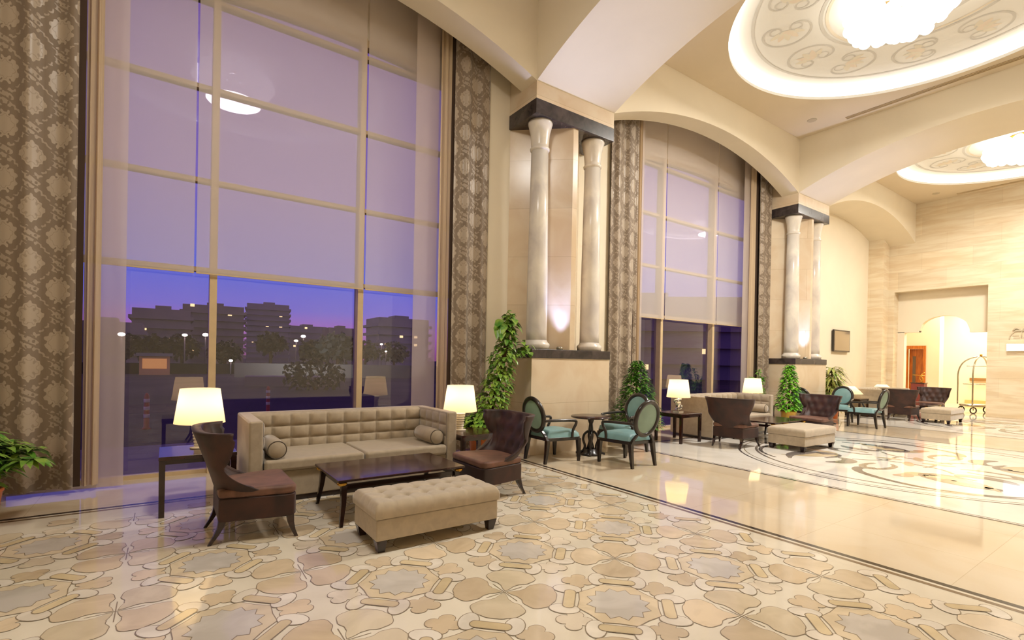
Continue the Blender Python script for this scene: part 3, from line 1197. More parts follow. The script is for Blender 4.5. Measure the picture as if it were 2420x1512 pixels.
# ------------------------------------------------------------------ curtains and blinds
def wavy(x0, x1, y, z0, z1, waves, amp, m, name, parent=None, flare=0.0, seed=1, nz=14, thick=0.0):
    g = random.Random(seed)
    n = max(int(waves * 14), 24)
    ph = [g.uniform(0, 6.28) for _ in range(4)]
    vs, uvs = [], []
    L = 0
    last = None
    us = []
    for i in range(n + 1):
        t = i / n
        yy = y + amp * sin(2 * pi * waves * t + ph[0]) + amp * .4 * sin(2 * pi * waves * 2.3 * t + ph[1])
        x = x0 + (x1 - x0) * t
        if last:
            L += hypot(x - last[0], (yy - last[1]) * .6)
        last = (x, yy)
        us.append(L)
    for j in range(nz + 1):
        s = j / nz
        z = z0 + (z1 - z0) * s
        k = 1 + .5 * (1 - s) ** 2
        for i in range(n + 1):
            t = i / n
            yy = amp * sin(2 * pi * waves * t + ph[0] + .35 * sin(3 * s + ph[2])) + amp * .4 * sin(2 * pi * waves * 2.3 * t + ph[1] + .8 * s)
            x = x0 + (x1 - x0) * t + flare * (1 - s) ** 3 * (t - .0)
            vs.append((x, y + yy * k, z))
            uvs.append((us[i] + x0 * 0, z))
    me = bpy.data.meshes.new(name)
    fs = []
    W_ = n + 1
    for j in range(nz):
        for i in range(n):
            fs.append((j * W_ + i, j * W_ + i + 1, (j + 1) * W_ + i + 1, (j + 1) * W_ + i))
    me.from_pydata(vs, [], fs)
    ul = me.uv_layers.new(name='UVMap')
    for lp in me.loops:
        ul.data[lp.index].uv = uvs[lp.vertex_index]
    for p in me.polygons:
        p.use_smooth = True
    me.materials.append(m)
    o = bpy.data.objects.new(name, me)
    COL.objects.link(o)
    if parent is not None:
        o.parent = parent
    if thick:
        md = o.modifiers.new('cloth', 'SOLIDIFY')
        md.thickness = thick
    return o


GD, GS, GBL = 'patterned drapes at the arched windows', 'voile sheers at the arched windows', 'translucent roller blinds'
HEM = .07
for (a, b, w, lab, s) in ((-1.75, -.795, 2.6, 'brown floral damask drape at the left edge of the first window', 4), (3.66, 4.325, 2.2, 'brown damask drape right of the first window, behind the tall climbing plant', 2),
                          (7.16, 7.95, 2.2, 'beige damask drape at the left side of the second window', 3), (12.58, 13.16, 2.0, 'narrow beige damask drape at the right side of the second window', 6)):
    tag(wavy(a, b, 6.93, HEM, 7.15, w, .03, M_['damask'], 'damask_curtain', seed=s, thick=.004), lab, 'curtain', GD)
for o_, (a, b) in zip([o for o in COL.objects if o.name.startswith('damask_curtain')], ((-1.75, -.745), (3.625, 4.30), (7.18, 7.99), (12.545, 13.1))):
    B().box(a, b, 6.978, 6.985, HEM, 7.15).build('gap_shade', M_['gap_shade'], o_)  # added dark sheet, stands in for shade between drape and voile
# gathered sheers beside the drapes, dark sheet imitating the shaded gap between them
for (a, b, lab, s) in ((-.74, -.60, 'gathered voile strip beside the left drape of the first window', 3), (3.43, 3.62, 'gathered voile strip beside the right drape of the first window', 5),
                       (8.0, 8.09, 'gathered voile strip beside the left drape of the second window', 6), (12.34, 12.56, 'gathered voile strip beside the right drape of the second window', 7)):
    tag(wavy(a, b, 6.99, HEM + (.0), 7.15, 2.0, .022, M_['sheer_fold'], 'gathered_voile', seed=s), lab, 'curtain', GS)
for (a, b, lab, s) in ((-.62, -.385, 'flat translucent sheer panel left of the first window pane', 3), (3.06, 3.45, 'flat translucent sheer panel right of the first window pane', 5),
                       (8.0, 8.27, 'flat translucent sheer panel left of the second window pane', 6), (12.12, 12.4, 'flat translucent sheer panel right of the second window pane', 7)):
    tag(wavy(a, b, 7.06, .02, 7.15, .6, .006, M_['sheer'], 'sheer_panel', seed=s), lab, 'curtain', GS)


def blind(a, b, lab):
    t = thing('roller_blind', lab, 'blind', ((a + b) / 2, 7.30, 2.52), 0, GBL)
    h = (b - a) / 2
    B().grid(lambda u, v: (-h + 2 * h * u, .004 * sin(9 * u), v * 4.55), 12, 6).build('cloth', M_['blind'], t, fix=False)
    B().box(-h, h, -.008, .008, -.006, .010).build('bottom_bar', M_['frame'], t)
    return t


blind(-1.8, .262, 'left roller blind of the first window, half lowered')
blind(.285, 2.375, 'middle roller blind of the first window, widest in view')
blind(2.405, 4.25, 'right roller blind of the first window beside the drape')
blind(7.45, 9.31, 'left roller blind of the second window')
blind(9.335, 11.34, 'middle roller blind of the second window')
blind(11.355, 12.95, 'right roller blind of the second window')


# ------------------------------------------------------------------ furniture builders
def tuft(u, v, nu, nv, d, p=.5):
    return d * (abs(sin(pi * nu * u)) ** p) * (abs(sin(pi * nv * v)) ** p)


def make_sofa(label):
    t = thing('tufted_sofa', label, 'sofa', group='square tufted sofas')
    W, D, H = 2.32, 1.0, .85
    hw = W / 2
    yf, yb = -D / 2, D / 2
    aw = .13
    B().box(-hw + aw, hw - aw, yf + .02, yb - .15, .06, .33).build('base', M_['sofa'], t, bevel=.015)
    B().box(-hw + .04, hw - .04, yf + .05, yb - .05, 0, .06).build('plinth', M_['wood'], t)
    B().box(-hw, hw, yb - .13, yb, .05, H).build('back', M_['sofa'], t, bevel=.02, seg=3)

    def bk(u, v):
        x = -hw + aw + (W - 2 * aw) * u
        z = .40 + (.84 - .40) * v
        y = yb - .14 - .05 - tuft(u, v, 10, 3, .045, .38)
        if v < .001 or v > .999:
            y = yb - .13
        return (x, y, z)
    B().grid(bk, 101, 31).build('tufted_panel', M_['sofa'], t, fix=False)
    for s in (-1, 1):
        x0, x1 = (-hw, -hw + aw) if s < 0 else (hw - aw, hw)
        a = B().box(x0, x1, yf, yb - .1, .05, H).build('arm', M_['sofa'], t, bevel=.022, seg=3)

        def ap(u, v, s=s):
            y = yf + .03 + (D - .22) * u
            z = .42 + (.83 - .42) * v
            x = s * (hw - aw - .004 - tuft(u, v, 4, 3, .02, .4))
            return (x, y, z)
        B().grid(ap, 33, 25).build('tufted_panel', M_['sofa'], a, fix=False)
    for s in (-1, 1):
        c = B().box(min(s * .006, s * (hw - aw - .01)), max(s * .006, s * (hw - aw - .01)), yf - .02, yb - .2, .33, .45).build('seat_cushion', M_['sofa'], t, bevel=.035, seg=4)
    return t


def make_bolster(label):
    t = thing('bolster_cushion', label, 'cushion', group='bolster cushions on the sofas')
    B().lathe([(0.001, -.25), (.08, -.25), (.093, -.235), (.095, 0), (.093, .235), (.08, .25), (0.001, .25)], (0, 0, 0), 28).build('body', M_['sofa'], t)
    for s in (-1, 1):
        B().tube([(.088 * cos(a), .088 * sin(a), s * .245) for a in [2 * pi * i / 28 for i in range(28)]], .006, 6, True).build('piping', M_['piping'], t)
    for c in t.children:
        c.rotation_euler = (pi / 2, 0, 0)
    return t


def make_bench(label, L, D, H, tufted=True):
    t = thing('ottoman_bench', label, 'ottoman', group='greige upholstered ottomans')
    hl, hd = L / 2, D / 2
    zb, zs = .095, .265
    B().box(-hl + .008, hl - .008, -hd + .008, hd - .008, zb, zs).build('base', M_['bench'], t, bevel=.012)
    m = 0.018

    def top(u, v):
        # rounded-box cushion: map (u,v) on sheet that wraps over the edge
        x = -hl + L * u
        y = -hd + D * v
        e = min(min(u, 1 - u) * L, min(v, 1 - v) * D)
        z = H - .032 * (1 - min(e / .04, 1)) ** 2
        if tufted:
            nx, ny = 7, 3
            fu, fv = u * nx, v * ny
            b = abs(sin(pi * fu)) ** .45 * .5 + abs(sin(pi * fv)) ** .45 * .5
            du = min(abs(fu - round(fu)), .5) / nx * L
            dv = min(abs(fv - round(fv)), .5) / ny * D
            btn = math.exp(-(du * du + dv * dv) / .0009)
            inside = 1 if (0 < round(fu) < nx and 0 < round(fv) < ny) else 0
            z += .016 * b - .032 * btn * inside
        else:
            z += .012 * sin(pi * u) * sin(pi * v)
        return (x, y, z)
    nu, nv = 85, 43
    b = B().grid(top, nu, nv)
    # skirt of the cushion
    rim = [(i, 0) for i in range(nu)] + [(nu - 1, j) for j in range(1, nv)] + [(i, nv - 1) for i in range(nu - 2, -1, -1)] + [(0, j) for j in range(nv - 2, 0, -1)]
    k = len(b.v)
    for ring_i in range(1, 4):
        for q, (i, j) in enumerate(rim):
            x, y, z = b.v[j * nu + i]
            tt = ring_i / 3
            wob = 1 + (.012 if tufted else .004) * sin(pi * tt)
            b.v.append((x * wob, y * wob, z + (zs + .002 - z) * tt))
    n = len(rim)
    for r in range(3):
        for q in range(n):
            q2 = (q + 1) % n
            if r == 0:
                a, c = rim[q][1] * nu + rim[q][0], rim[q2][1] * nu + rim[q2][0]
            else:
                a, c = k + (r - 1) * n + q, k + (r - 1) * n + q2
            d_, e_ = k + r * n + q2, k + r * n + q
            b.f.append((a, c, d_, e_))
            b.sm.append(True)
    b.build('cushion', M_['bench'], t)
    for sx_ in (-1, 1):
        for sy_ in (-1, 1):
            B().frustum((sx_ * (hl - .06), sy_ * (hd - .06), 0), (.026, .026), (sx_ * (hl - .055), sy_ * (hd - .055), zb), (.042, .042)).build('leg', M_['wood'], t)
    return t


def make_coffee(label):
    t = thing('coffee_table', label, 'table', group='low mahogany coffee tables with brass corners')
    hl, hd, H = .64, .42, .415
    B().box(-hl, hl, -hd, hd, H - .022, H).build('tabletop', M_['top_wood'], t, bevel=.006)
    B().box(-hl + .07, hl - .07, -hd + .07, -hd + .095, H - .10, H - .06).box(-hl + .07, hl - .07, hd - .095, hd - .07, H - .10, H - .06).box(
        -hl + .07, -hl + .095, -hd + .07, hd - .07, H - .10, H - .06).box(hl - .095, hl - .07, -hd + .07, hd - .07, H - .10, H - .06).build('stretcher_frame', M_['wood'], t)
    for sx_ in (-1, 1):
        for sy_ in (-1, 1):
            lg = B().chain([(sx_ * (hl - .03), sy_ * (hd - .0), 0), (sx_ * (hl - .06), sy_ * (hd - .04), .2), (sx_ * (hl - .07), sy_ * (hd - .07), H - .06)], [.014, .021, .026]).build('leg', M_['wood'], t)
            B().lathe([(0.001, 0), (.025, 0), (.042, .012), (.046, .024), (.036, .036), (0.001, .04)], (sx_ * (hl - .05), sy_ * (hd - .05), H - .062), 20).build('brass_cap', M_['brass'], lg)
    return t


def make_side(label):
    t = thing('side_table', label, 'table', group='square mahogany side tables')
    h, H = .315, .56
    B().box(-h, h, -h, h, H - .035, H).build('tabletop', M_['top_wood'], t, bevel=.004)
    B().box(-h + .03, h - .03, -h + .02, -h + .04, H - .075, H - .035).box(-h + .03, h - .03, h - .04, h - .02, H - .075, H - .035).box(
        -h + .02, -h + .04, -h + .03, h - .03, H - .075, H - .035).box(h - .04, h - .02, -h + .03, h - .03, H - .075, H - .035).build('apron', M_['wood'], t)
    for sx_ in (-1, 1):
        for sy_ in (-1, 1):
            B().frustum((sx_ * (h - .028), sy_ * (h - .028), 0), (.022, .022), (sx_ * (h - .028), sy_ * (h - .028), H - .035), (.025, .025)).build('leg', M_['wood'], t)
    return t


def shade_mat(strength):
    m = bpy.data.materials.new('lamp_shade_linen')
    n, o = _out(m)
    d = n.nodes.new('ShaderNodeBsdfDiffuse')
    d.inputs[0].default_value = (*lin((250, 238, 214)), 1)
    t = n.nodes.new('ShaderNodeBsdfTranslucent')
    t.inputs[0].default_value = (*lin((255, 232, 192)), 1)
    mx = n.nodes.new('ShaderNodeMixShader')
    mx.inputs[0].default_value = .6
    n.links.new(d.outputs[0], mx.inputs[1])
    n.links.new(t.outputs[0], mx.inputs[2])
    e = n.nodes.new('ShaderNodeEmission')
    e.inputs[0].default_value = (*lin((255, 206, 140)), 1)
    e.inputs[1].default_value = strength
    a = n.nodes.new('ShaderNodeAddShader')
    n.links.new(mx.outputs[0], a.inputs[0])
    n.links.new(e.outputs[0], a.inputs[1])
    n.links.new(a.outputs[0], o.inputs[0])
    m.cycles.emission_sampling = 'NONE'
    return m


M_['shade'] = shade_mat(.28)


def make_lamp(label, kind='ribbed', power=LAMP_W):
    t = thing('table_lamp', label, 'lamp', group='table lamps with tapered cream shades')
    if kind == 'ribbed':
        pr = [(0.001, 0), (.085, 0), (.085, .012), (.055, .016)]
        z = .02
        for i in range(7):
            r = .05 + .004 * i
            pr += [(r * .86, z), (r, z + .006), (r, z + .022), (r * .86, z + .028)]
            z += .031
        pr += [(.03, z + .01), (.012, z + .02), (.012, z + .07), (0.001, z + .07)]
        B().lathe(pr, (0, 0, 0), 32).build('base', M_['ceramic'], t)
        zs0 = .255
    else:
        B().box(-.07, .07, -.07, .07, 0, .02).build('foot', M_['crystal'], t)
        # looped, swirling silvered glass body
        pts = [(.06 * sin(a * 2) * (1 - .2 * cos(a)), .045 * cos(a * 3), .15 + .10 * -cos(a)) for a in [2 * pi * i / 40 for i in range(40)]]
        b = B().tube(pts, .022, 8, True)
        b.sphere((0, 0, .155), .062, 16, 10, 1.25)
        b.tube([(0, 0, .015), (0, 0, .3)], .01, 8)
        b.build('base', M_['crystal'], t)
        zs0 = .29
    z0, z1 = zs0, zs0 + .345
    B().lathe([(.225, z0), (.176, z1)], (0, 0, 0), 48, True).build('lamp_shade', M_['shade'], t, fix=False)
    # remove end caps: shade is an open cone
    me = t.children[-1].data
    bm = bmesh.new()
    bm.from_mesh(me)
    bmesh.ops.delete(bm, geom=[f for f in bm.faces if len(f.verts) > 4], context='FACES_ONLY')
    bm.to_mesh(me)
    bm.free()
    for s in (1, -1):
        light('POINT', (.045 * s, 0, (z0 + z1) / 2 + .03), power / 2, (1.0, .85, .62), .03, parent=t)
    return t


def make_brown_chair(label):
    """low chair, wrap-round winged back pinched at the waist, faces +X"""
    t = thing('wingback_chair', label, 'chair', group='brown velvet winged chairs')
    Zb, Zt = .17, .90

    def prof(z):
        h = (z - Zb) / (Zt - Zb)
        xb = -.24 - .19 * h ** 1.3 + .03 * (1 - h)
        # how far the side sweeps forward
        if h < .30:
            e = .36 - .02 * h
        elif h < .62:
            q = (h - .30) / .32
            e = .35 * (1 - q) ** 2 + .10 * (1 - (1 - q) ** 2)
        else:
            q = (h - .62) / .38
            e = .10 + .18 * (q ** .7 if q > 0 else 0)
        if h > .93:
            e -= .02
        Wd = .60 + .06 * min(h / .4, 1) + .24 * max(0, (h - .35) / .65) ** 1.1
        return xb, e, Wd

    def pt(u, v, inner):
        s = 2 * u - 1
        z = Zb + (Zt - Zb) * v
        xb, e, Wd = prof(z)
        sg = 1 if s >= 0 else -1
        a = abs(s)
        x = xb + e * a ** 2.6
        y = sg * Wd / 2 * (1 - (1 - a) ** 1.7)
        th = .055
        if inner:
            # offset towards the inside of the U
            x += th * (1 - a ** 2) ** .7 + .004
            y -= sg * th * a ** 1.0 * .9
            z_ = z
            if v > .38:
                uu, vv = u * 6, (v - .38) / .62 * 3
                row = int(vv)
                du = (uu + .5 * (row % 2)) % 1.0
                dv = vv % 1.0
                dd = hypot((du - .5) / 6 * 1.1, (dv - .5) / 3 * .45)
                x += .036 * (min(dd / .085, 1) ** .6) * (1 - a ** 3) - .022
        return (x, y, z)
    nu, nv = 49, 33
    b = B()
    V = [pt(i / (nu - 1), j / (nv - 1), False) for j in range(nv) for i in range(nu)] + [pt(i / (nu - 1), j / (nv - 1), True) for j in range(nv) for i in range(nu)]
    o = nu * nv
    F = []
    for j in range(nv - 1):
        for i in range(nu - 1):
            a = j * nu + i
            F.append((a, a + 1, a + nu + 1, a + nu))
            F.append((o + a, o + a + nu, o + a + nu + 1, o + a + 1))
    for i in range(nu - 1):
        F.append((i, o + i, o + i + 1, i + 1))
        a = (nv - 1) * nu + i
        F.append((a, a + 1, o + a + 1, o + a))
    for j in range(nv - 1):
        a = j * nu
        F.append((a, a + nu, o + a + nu, o + a))
        a = j * nu + nu - 1
        F.append((a, o + a, o + a + nu, a + nu))
    b.add(V, F, True)
    b.build('winged_back', M_['brown'], t)

    def seat(z0, z1, grow, m, name, bev):
        pl = [(-.25, -.27), (.22, -.36), (.29, -.355), (.315, -.3), (.315, .3), (.29, .355), (.22, .36), (-.25, .27)]
        pl = [(x * (1 + grow), y * (1 + grow)) for x, y in pl]
        return B().prism(pl, 'z', z0, z1).build(name, m, t, bevel=bev, seg=3)
    seat(.175, .36, 0, M_['brown'], 'seat_base', .012)
    seat(.36, .435, .01, M_['brown_seat'], 'seat_cushion', .028)
    for s in (-1, 1):
        B().chain([(.31, s * .37, 0), (.285, s * .352, .06), (.27, s * .335, .12), (.265, s * .325, .185)], [.013, .017, .023, .028]).build('leg', M_['wood'], t)
        B().chain([(-.31, s * .25, 0), (-.265, s * .248, .07), (-.235, s * .245, .13), (-.22, s * .24, .19)], [.012, .017, .023, .028]).build('leg', M_['wood'], t)
    return t


def make_oval_chair(label):
    """open armchair with round padded back, faces +X"""
    t = thing('oval_back_armchair', label, 'chair', group='teal oval-back armchairs')
    # seat frame and pad
    pl = [(-.28, -.235), (.24, -.31), (.31, -.28), (.31, .28), (.24, .31), (-.28, .235)]
    B().prism(pl, 'z', .325, .375).build('seat_frame', M_['ebony'], t, bevel=.006)

    def top(u, v):
        x = -.27 + .57 * u
        w = .228 + (.30 - .228) * min(u / .85, 1)
        y = -w + 2 * w * v
        e = min(min(u, 1 - u) * .57, min(v, 1 - v) * 2 * w)
        return (x, y, .375 + .10 * min(e / .07, 1) ** .45 + .012 * sin(pi * u) * sin(pi * v))
    B().grid(top, 27, 27).build('seat', M_['blue'], t, fix=False)
    # oval back, leaning
    lean = radians(12)
    zc, a, c = .705, .255, .27

    def bp(y, z, off=0.0):
        return (-.315 - (z - .45) * math.tan(lean) + off, y, z)
    ringp = [bp(a * .9 * cos(q), zc + c * .9 * sin(q)) for q in [2 * pi * i / 48 for i in range(48)]]
    B().tube(ringp, .034, 10, True, 1.0).build('back_frame', M_['ebony'], t)

    def pad(sign, bulge):
        def fn(u, v):
            q = 2 * pi * u
            r = v
            p = bp(a * .84 * r * cos(q), zc + c * .84 * r * sin(q), sign * (.008 + bulge * (1 - r * r)))
            return p
        return fn
    B().grid(pad(1, .028), 40, 10, True, True).build('back_pad', M_['blue'], t, fix=False)
    B().grid(pad(-1, .012), 40, 10, True, True).build('rear_panel', M_['blue_back'], t, fix=False)
    for s in (-1, 1):
        # splayed stiles from the ring down to the rear legs
        B().chain([(-.295, s * .232, .34), (-.30, s * .20, .40), bp(s * .135, .475)], [.024, .02, .02]).build('stile', M_['ebony'], t)
        B().chain([(-.335, s * .245, 0), (-.305, s * .24, .18), (-.285, s * .232, .345)], [.018, .025, .03]).build('leg', M_['ebony'], t)
        B().chain([(.285, s * .285, 0), (.282, s * .283, .2), (.275, s * .28, .345)], [.017, .025, .03]).build('leg', M_['ebony'], t)
        pts = smooth([bp(s * .238, .63), (-.2, s * .275, .635), (.02, s * .30, .63), (.17, s * .305, .62), (.205, s * .305, .605), (.20, s * .30, .56), (.15, s * .295, .47), (.145, s * .29, .37)], 4)
        B().tube(pts, .021, 8).build('armrest', M_['ebony'], t)
    return t


def make_pedestal(label):
    t = thing('pedestal_table', label, 'table', group='round pedestal tables')
    B().lathe([(0.001, .60), (.30, .60), (.325, .606), (.33, .618), (.325, .63), (0.001, .63)], (0, 0, 0), 48).build('tabletop', M_['top_wood'], t)
    B().lathe([(0.001, .10), (.07, .1), (.05, .16), (.035, .22), (.05, .3), (.04, .42), (.03, .5), (.06, .585), (.09, .6), (0.001, .6)], (0, 0, 0), 28).build('column', M_['ebony'], t)
    for i in range(4):
        a = pi / 4 + i * pi / 2
        pts = smooth([(.04, .38), (.10, .33), (.12, .24), (.09, .14), (.12, .06), (.2, .03), (.235, .025)], 3)
        B().tube([(x * cos(a), x * sin(a), z) for x, z in pts], .02, 8).build('foot', M_['ebony'], t)
    B().lathe([(0.001, 0.0), (.17, 0.0), (.17, .02), (.12, .045), (.1, .1), (0.001, .1)], (0, 0, 0), 28).build('base', M_['ebony'], t)
    return t


# ------------------------------------------------------------------ plants
def leaf(b, p, d, n, L, Wd, droop=.3, k=4):
    """one folded leaf: centre line from p along d, drooping"""
    d = Vector(d).normalized()
    n = Vector(n)
    side = d.cross(n)
    if side.length < 1e-3:
        side = d.cross(Vector((1, 0, 0)))
    side.normalize()
    nn = side.cross(d)
    vs = []
    prof = [.15, .85, 1.0, .6, .02] if k == 4 else [.2, 1, .02]
    m = len(prof)
    for i, w in enumerate(prof):
        t = i / (m - 1)
        c = Vector(p) + d * (L * t) - Vector((0, 0, 1)) * (droop * L * t * t)
        vs += [c - side * (Wd * w / 2) + nn * (.12 * Wd * w), c, c + side * (Wd * w / 2) + nn * (.12 * Wd * w)]
    fs = []
    for i in range(m - 1):
        fs += [(i * 3, i * 3 + 1, i * 3 + 4, i * 3 + 3), (i * 3 + 1, i * 3 + 2, i * 3 + 5, i * 3 + 4)]
    b.add(vs, fs, True)


def pot(t, r, h, m, z=0):
    B().lathe([(0.001, z), (r * .78, z), (r * .95, z + h * .9), (r, z + h * .92), (r, z + h), (r * .9, z + h), (r * .88, z + h - .03), (0.001, z + h - .03)], (0, 0, 0), 36).build('pot', m, t)
    B().lathe([(0.001, z + h - .025), (r * .88, z + h - .028)], (0, 0, 0), 24).build('soil', M_['soil'], t, fix=False)


def make_climber(loc, label):
    t = thing('climbing_plant', label, 'plant', loc)
    pot(t, .22, .40, M_['terracotta'])
    line = smooth([(0, 0, .36), (.16, .02, .8), (.32, .06, 1.3), (.44, .08, 1.75), (.48, .08, 2.12)], 4)
    B().tube(line, .035, 8).build('moss_pole', M_['moss'], t)
    g = random.Random(11)
    b = B()
    for i in range(1500):
        q = g.random() ** 1.25
        z = .42 + 1.8 * q
        k = min(int(q * (len(line) - 1)), len(line) - 2)
        c = Vector(line[k]).lerp(Vector(line[k + 1]), q * (len(line) - 1) - k)
        c.z = z
        R = .25 * (1 - q) ** .9 + .06 + (.06 if .58 < q < .68 else 0)
        a = g.uniform(0, 2 * pi)
        rr = R * sqrt(g.random())
        p = c + Vector((rr * cos(a), rr * sin(a), 0))
        d = Vector((cos(a), sin(a), g.uniform(-.6, .35)))
        L = g.uniform(.05, .095)
        leaf(b, p, d, (g.uniform(-.3, .3), g.uniform(-.3, .3), 1), L, L * .8, g.uniform(.2, .8))
    # skirt of low leaves spilling over the pot to the left
    for i in range(330):
        a = g.uniform(pi * .6, pi * 1.7)
        r = g.uniform(.1, .36)
        p = Vector((r * cos(a), r * sin(a) * .7, g.uniform(.40, .66) - r * .3 + .08))
        leaf(b, p, (cos(a), sin(a), g.uniform(-.2, .5)), (0, 0, 1), g.uniform(.07, .13), .08, .5)
    for p, d in (((.32, .0, 2.12), (-.6, -.1, -.2)), ((.40, .05, 2.2), (.1, -.2, .3)), ((.52, .05, 2.14), (.7, -.1, -.2)), ((.26, .0, 2.06), (-.5, -.3, -.8)), ((.46, .0, 2.2), (-.2, -.3, .2))):
        leaf(b, p, d, (0, -.4, 1), .19, .15, .5)
        leaf(b, (p[0] + .02, p[1] - .03, p[2] - .06), (d[0], d[1] - .3, d[2] - .3), (0, -.5, 1), .16, .12, .5)
    for p in ((.65, -.05, 1.75), (.7, -.08, 1.68), (.6, -.1, 1.64), (.76, -.04, 1.7)):
        for i in range(9):
            a = g.uniform(0, 2 * pi)
            leaf(b, (p[0] + g.uniform(-.07, .07), p[1], p[2] + g.uniform(-.07, .07)), (cos(a), sin(a), g.uniform(-.5, .3)), (0, 0, 1), .1, .08, .5)
    b.build('foliage', M_['leaf'], t, fix=False)
    return t


def make_cone_plant(loc, label, r0, h, m, n=700, potm=None, ph=.3, seed=2, L0=.085):
    t = thing('potted_ficus', label, 'plant', loc)
    pot(t, .18, ph, potm or M_['terracotta'])
    B().tube([(0, 0, ph - .04), (0, 0, h * .9)], .018, 8).build('trunk', M_['moss'], t)
    g = random.Random(seed)
    b = B()
    for i in range(n):
        q = g.random() ** 1.2
        z = ph + .02 + (h - ph) * q
        R = r0 * (1 - q) ** .75 + .03
        a = g.uniform(0, 2 * pi)
        r = R * sqrt(g.uniform(.15, 1))
        L = g.uniform(.7, 1.2) * L0
        leaf(b, (r * cos(a), r * sin(a), z), (cos(a), sin(a), g.uniform(-.3, .6)), (0, 0, 1), L, L * .55, .4, 2)
    b.build('foliage', m, t, fix=False)
    return t


def make_fern(loc, label, h, m, stems=9, seed=4, spread=.35, potm=None, ph=.3, L0=.11):
    t = thing('potted_palm', label, 'plant', loc)
    pot(t, .2, ph, potm or M_['terracotta'])
    g = random.Random(seed)
    b, s = B(), B()
    for i in range(stems):
        a = 2 * pi * i / stems + g.uniform(-.3, .3)
        sp = spread * g.uniform(.3, 1)
        hh = h * g.uniform(.6, 1)
        pts = smooth([(0.03 * cos(a), .03 * sin(a), ph - .04), (sp * .35 * cos(a), sp * .35 * sin(a), ph + (hh - ph) * .5), (sp * .8 * cos(a), sp * .8 * sin(a), ph + (hh - ph) * .85), (sp * 1.25 * cos(a), sp * 1.25 * sin(a), hh)], 5)
        s.tube(pts, .006, 5)
        for j, p in enumerate(pts[3:]):
            for q in range(5):
                b2 = g.uniform(0, 2 * pi)
                leaf(b, p, (cos(b2), sin(b2), g.uniform(-.1, .7)), (0, 0, 1), g.uniform(.7, 1.2) * L0, L0 * .35, .5)
    s.build('stems', M_['stem'], t)
    b.build('foliage', m, t, fix=False)
    return t


def make_dracaena(loc, label, h):
    t = thing('potted_dracaena', label, 'plant', loc)
    pot(t, .2, .35, M_['terracotta'])
    g = random.Random(8)
    b, s = B(), B()
    for (x, y, hh) in ((0, 0, h * .84), (.1, .05, h * .66), (-.09, .02, h * .5)):
        s.tube([(x * .3, y * .3, .3), (x, y, hh)], .02, 8)
        for i in range(64):
            a = g.uniform(0, 2 * pi)
            el = g.uniform(-.1, .9)
            leaf(b, (x, y, hh - g.uniform(0, .35)), (cos(a), sin(a), el), (0, 0, 1), g.uniform(.35, .55), .085, .75)
    s.build('canes', M_['moss'], t)
    b.build('foliage', M_['leaf_var'], t, fix=False)
    return t


# ------------------------------------------------------------------ place furniture
sofa = make_sofa('greige square-tufted sofa in front of the first window')
sofa.location = (1.835, 5.97, 0)
dup(sofa, (10.0, 6.22, 0), 0, 'greige tufted sofa in front of the second window, behind the brown chair')
dup(sofa, (18.75, 6.3, 0), 0, 'pale tufted sofa at the far end under the wall television')
bol = make_bolster('round bolster cushion leaning on the left arm of the nearest sofa')
bol.location = (.935, 5.73, .548)
dup(bol, (2.74, 5.75, .548), 0, 'round bolster cushion on the right end of the nearest sofa')
dup(bol, (10.90, 5.99, .548), 0, 'bolster cushion on the right end of the sofa at the second window')

bench = make_bench('large button-tufted greige ottoman bench in the foreground', 1.12, .56, .375)
bench.location = (1.88, 3.935, 0)
o2 = make_bench('smooth-topped greige ottoman in the middle seating group', 1.2, .66, .40, False)
o2.location = (9.68, 4.43, 0)
o2.rotation_euler = (0, 0, radians(0))
dup(o2, (18.05, 4.5, 0), 0, 'pale smooth ottoman of the far seating group, near the luggage cart')

ct = make_coffee('dark coffee table with brass corners behind the tufted bench')
ct.location = (1.89, 4.85, 0)
dup(ct, (10.1, 5.24, 0), 0, 'dark glossy coffee table of the middle seating group')
dup(ct, (18.9, 5.3, 0), 0, 'dark coffee table between the two far brown chairs')

st = make_side('dark square side table left of the nearest sofa, under a lamp')
st.location = (.265, 5.83, 0)
dup(st, (3.33, 5.68, 0), 0, 'dark square side table right of the nearest sofa')
dup(st, (8.21, 6.06, 0), 0, 'dark square side table left of the second sofa, holding a glass lamp')
dup(st, (11.52, 6.35, 0), 0, 'dark side table right of the second sofa, mostly hidden')
dup(st, (17.15, 6.4, 0), 0, 'dark side table left of the far sofa')
dup(st, (20.6, 6.6, 0), 0, 'dark side table right of the far sofa')

lp = make_lamp('lit table lamp on the side table left of the nearest sofa')
lp.location = (.285, 5.92, .56)
dup(lp, (3.235, 5.83, .56), 0, 'lit table lamp with ribbed white base right of the nearest sofa')
lb = make_lamp('lit table lamp with sculpted glass base left of the second sofa', 'glass')
lb.location = (8.24, 6.08, .56)
dup(lb, (11.43, 6.36, .56), 0, 'lit table lamp behind the right arm of the second sofa')


def low_lamp(loc, label):
    t = thing('low_lamp', label, 'lamp', loc, 0, 'wide low cone lamps of the far group')
    B().lathe([(0.001, 0), (.09, 0), (.06, .03), (.02, .06), (.02, .2), (0.001, .2)], (0, 0, 0), 24).build('base', M_['ceramic'], t)
    o = B().lathe([(.36, .13), (.30, .2), (.14, .36)], (0, 0, 0), 36).build('lamp_shade', M_['shade'], t, fix=False)
    bm = bmesh.new()
    bm.from_mesh(o.data)
    bmesh.ops.delete(bm, geom=[f for f in bm.faces if len(f.verts) > 4], context='FACES_ONLY')
    bm.to_mesh(o.data)
    bm.free()
    light('POINT', (0, 0, .24), LAMP_W * .8, (1, .86, .62), .04, parent=t)
    return t


low_lamp((20.45, 6.75, .56), 'wide cone-shaded cream lamp right of the far sofa')
low_lamp((17.15, 6.5, .56), 'wide cone-shaded lamp half hidden behind the striped-leaf plant')

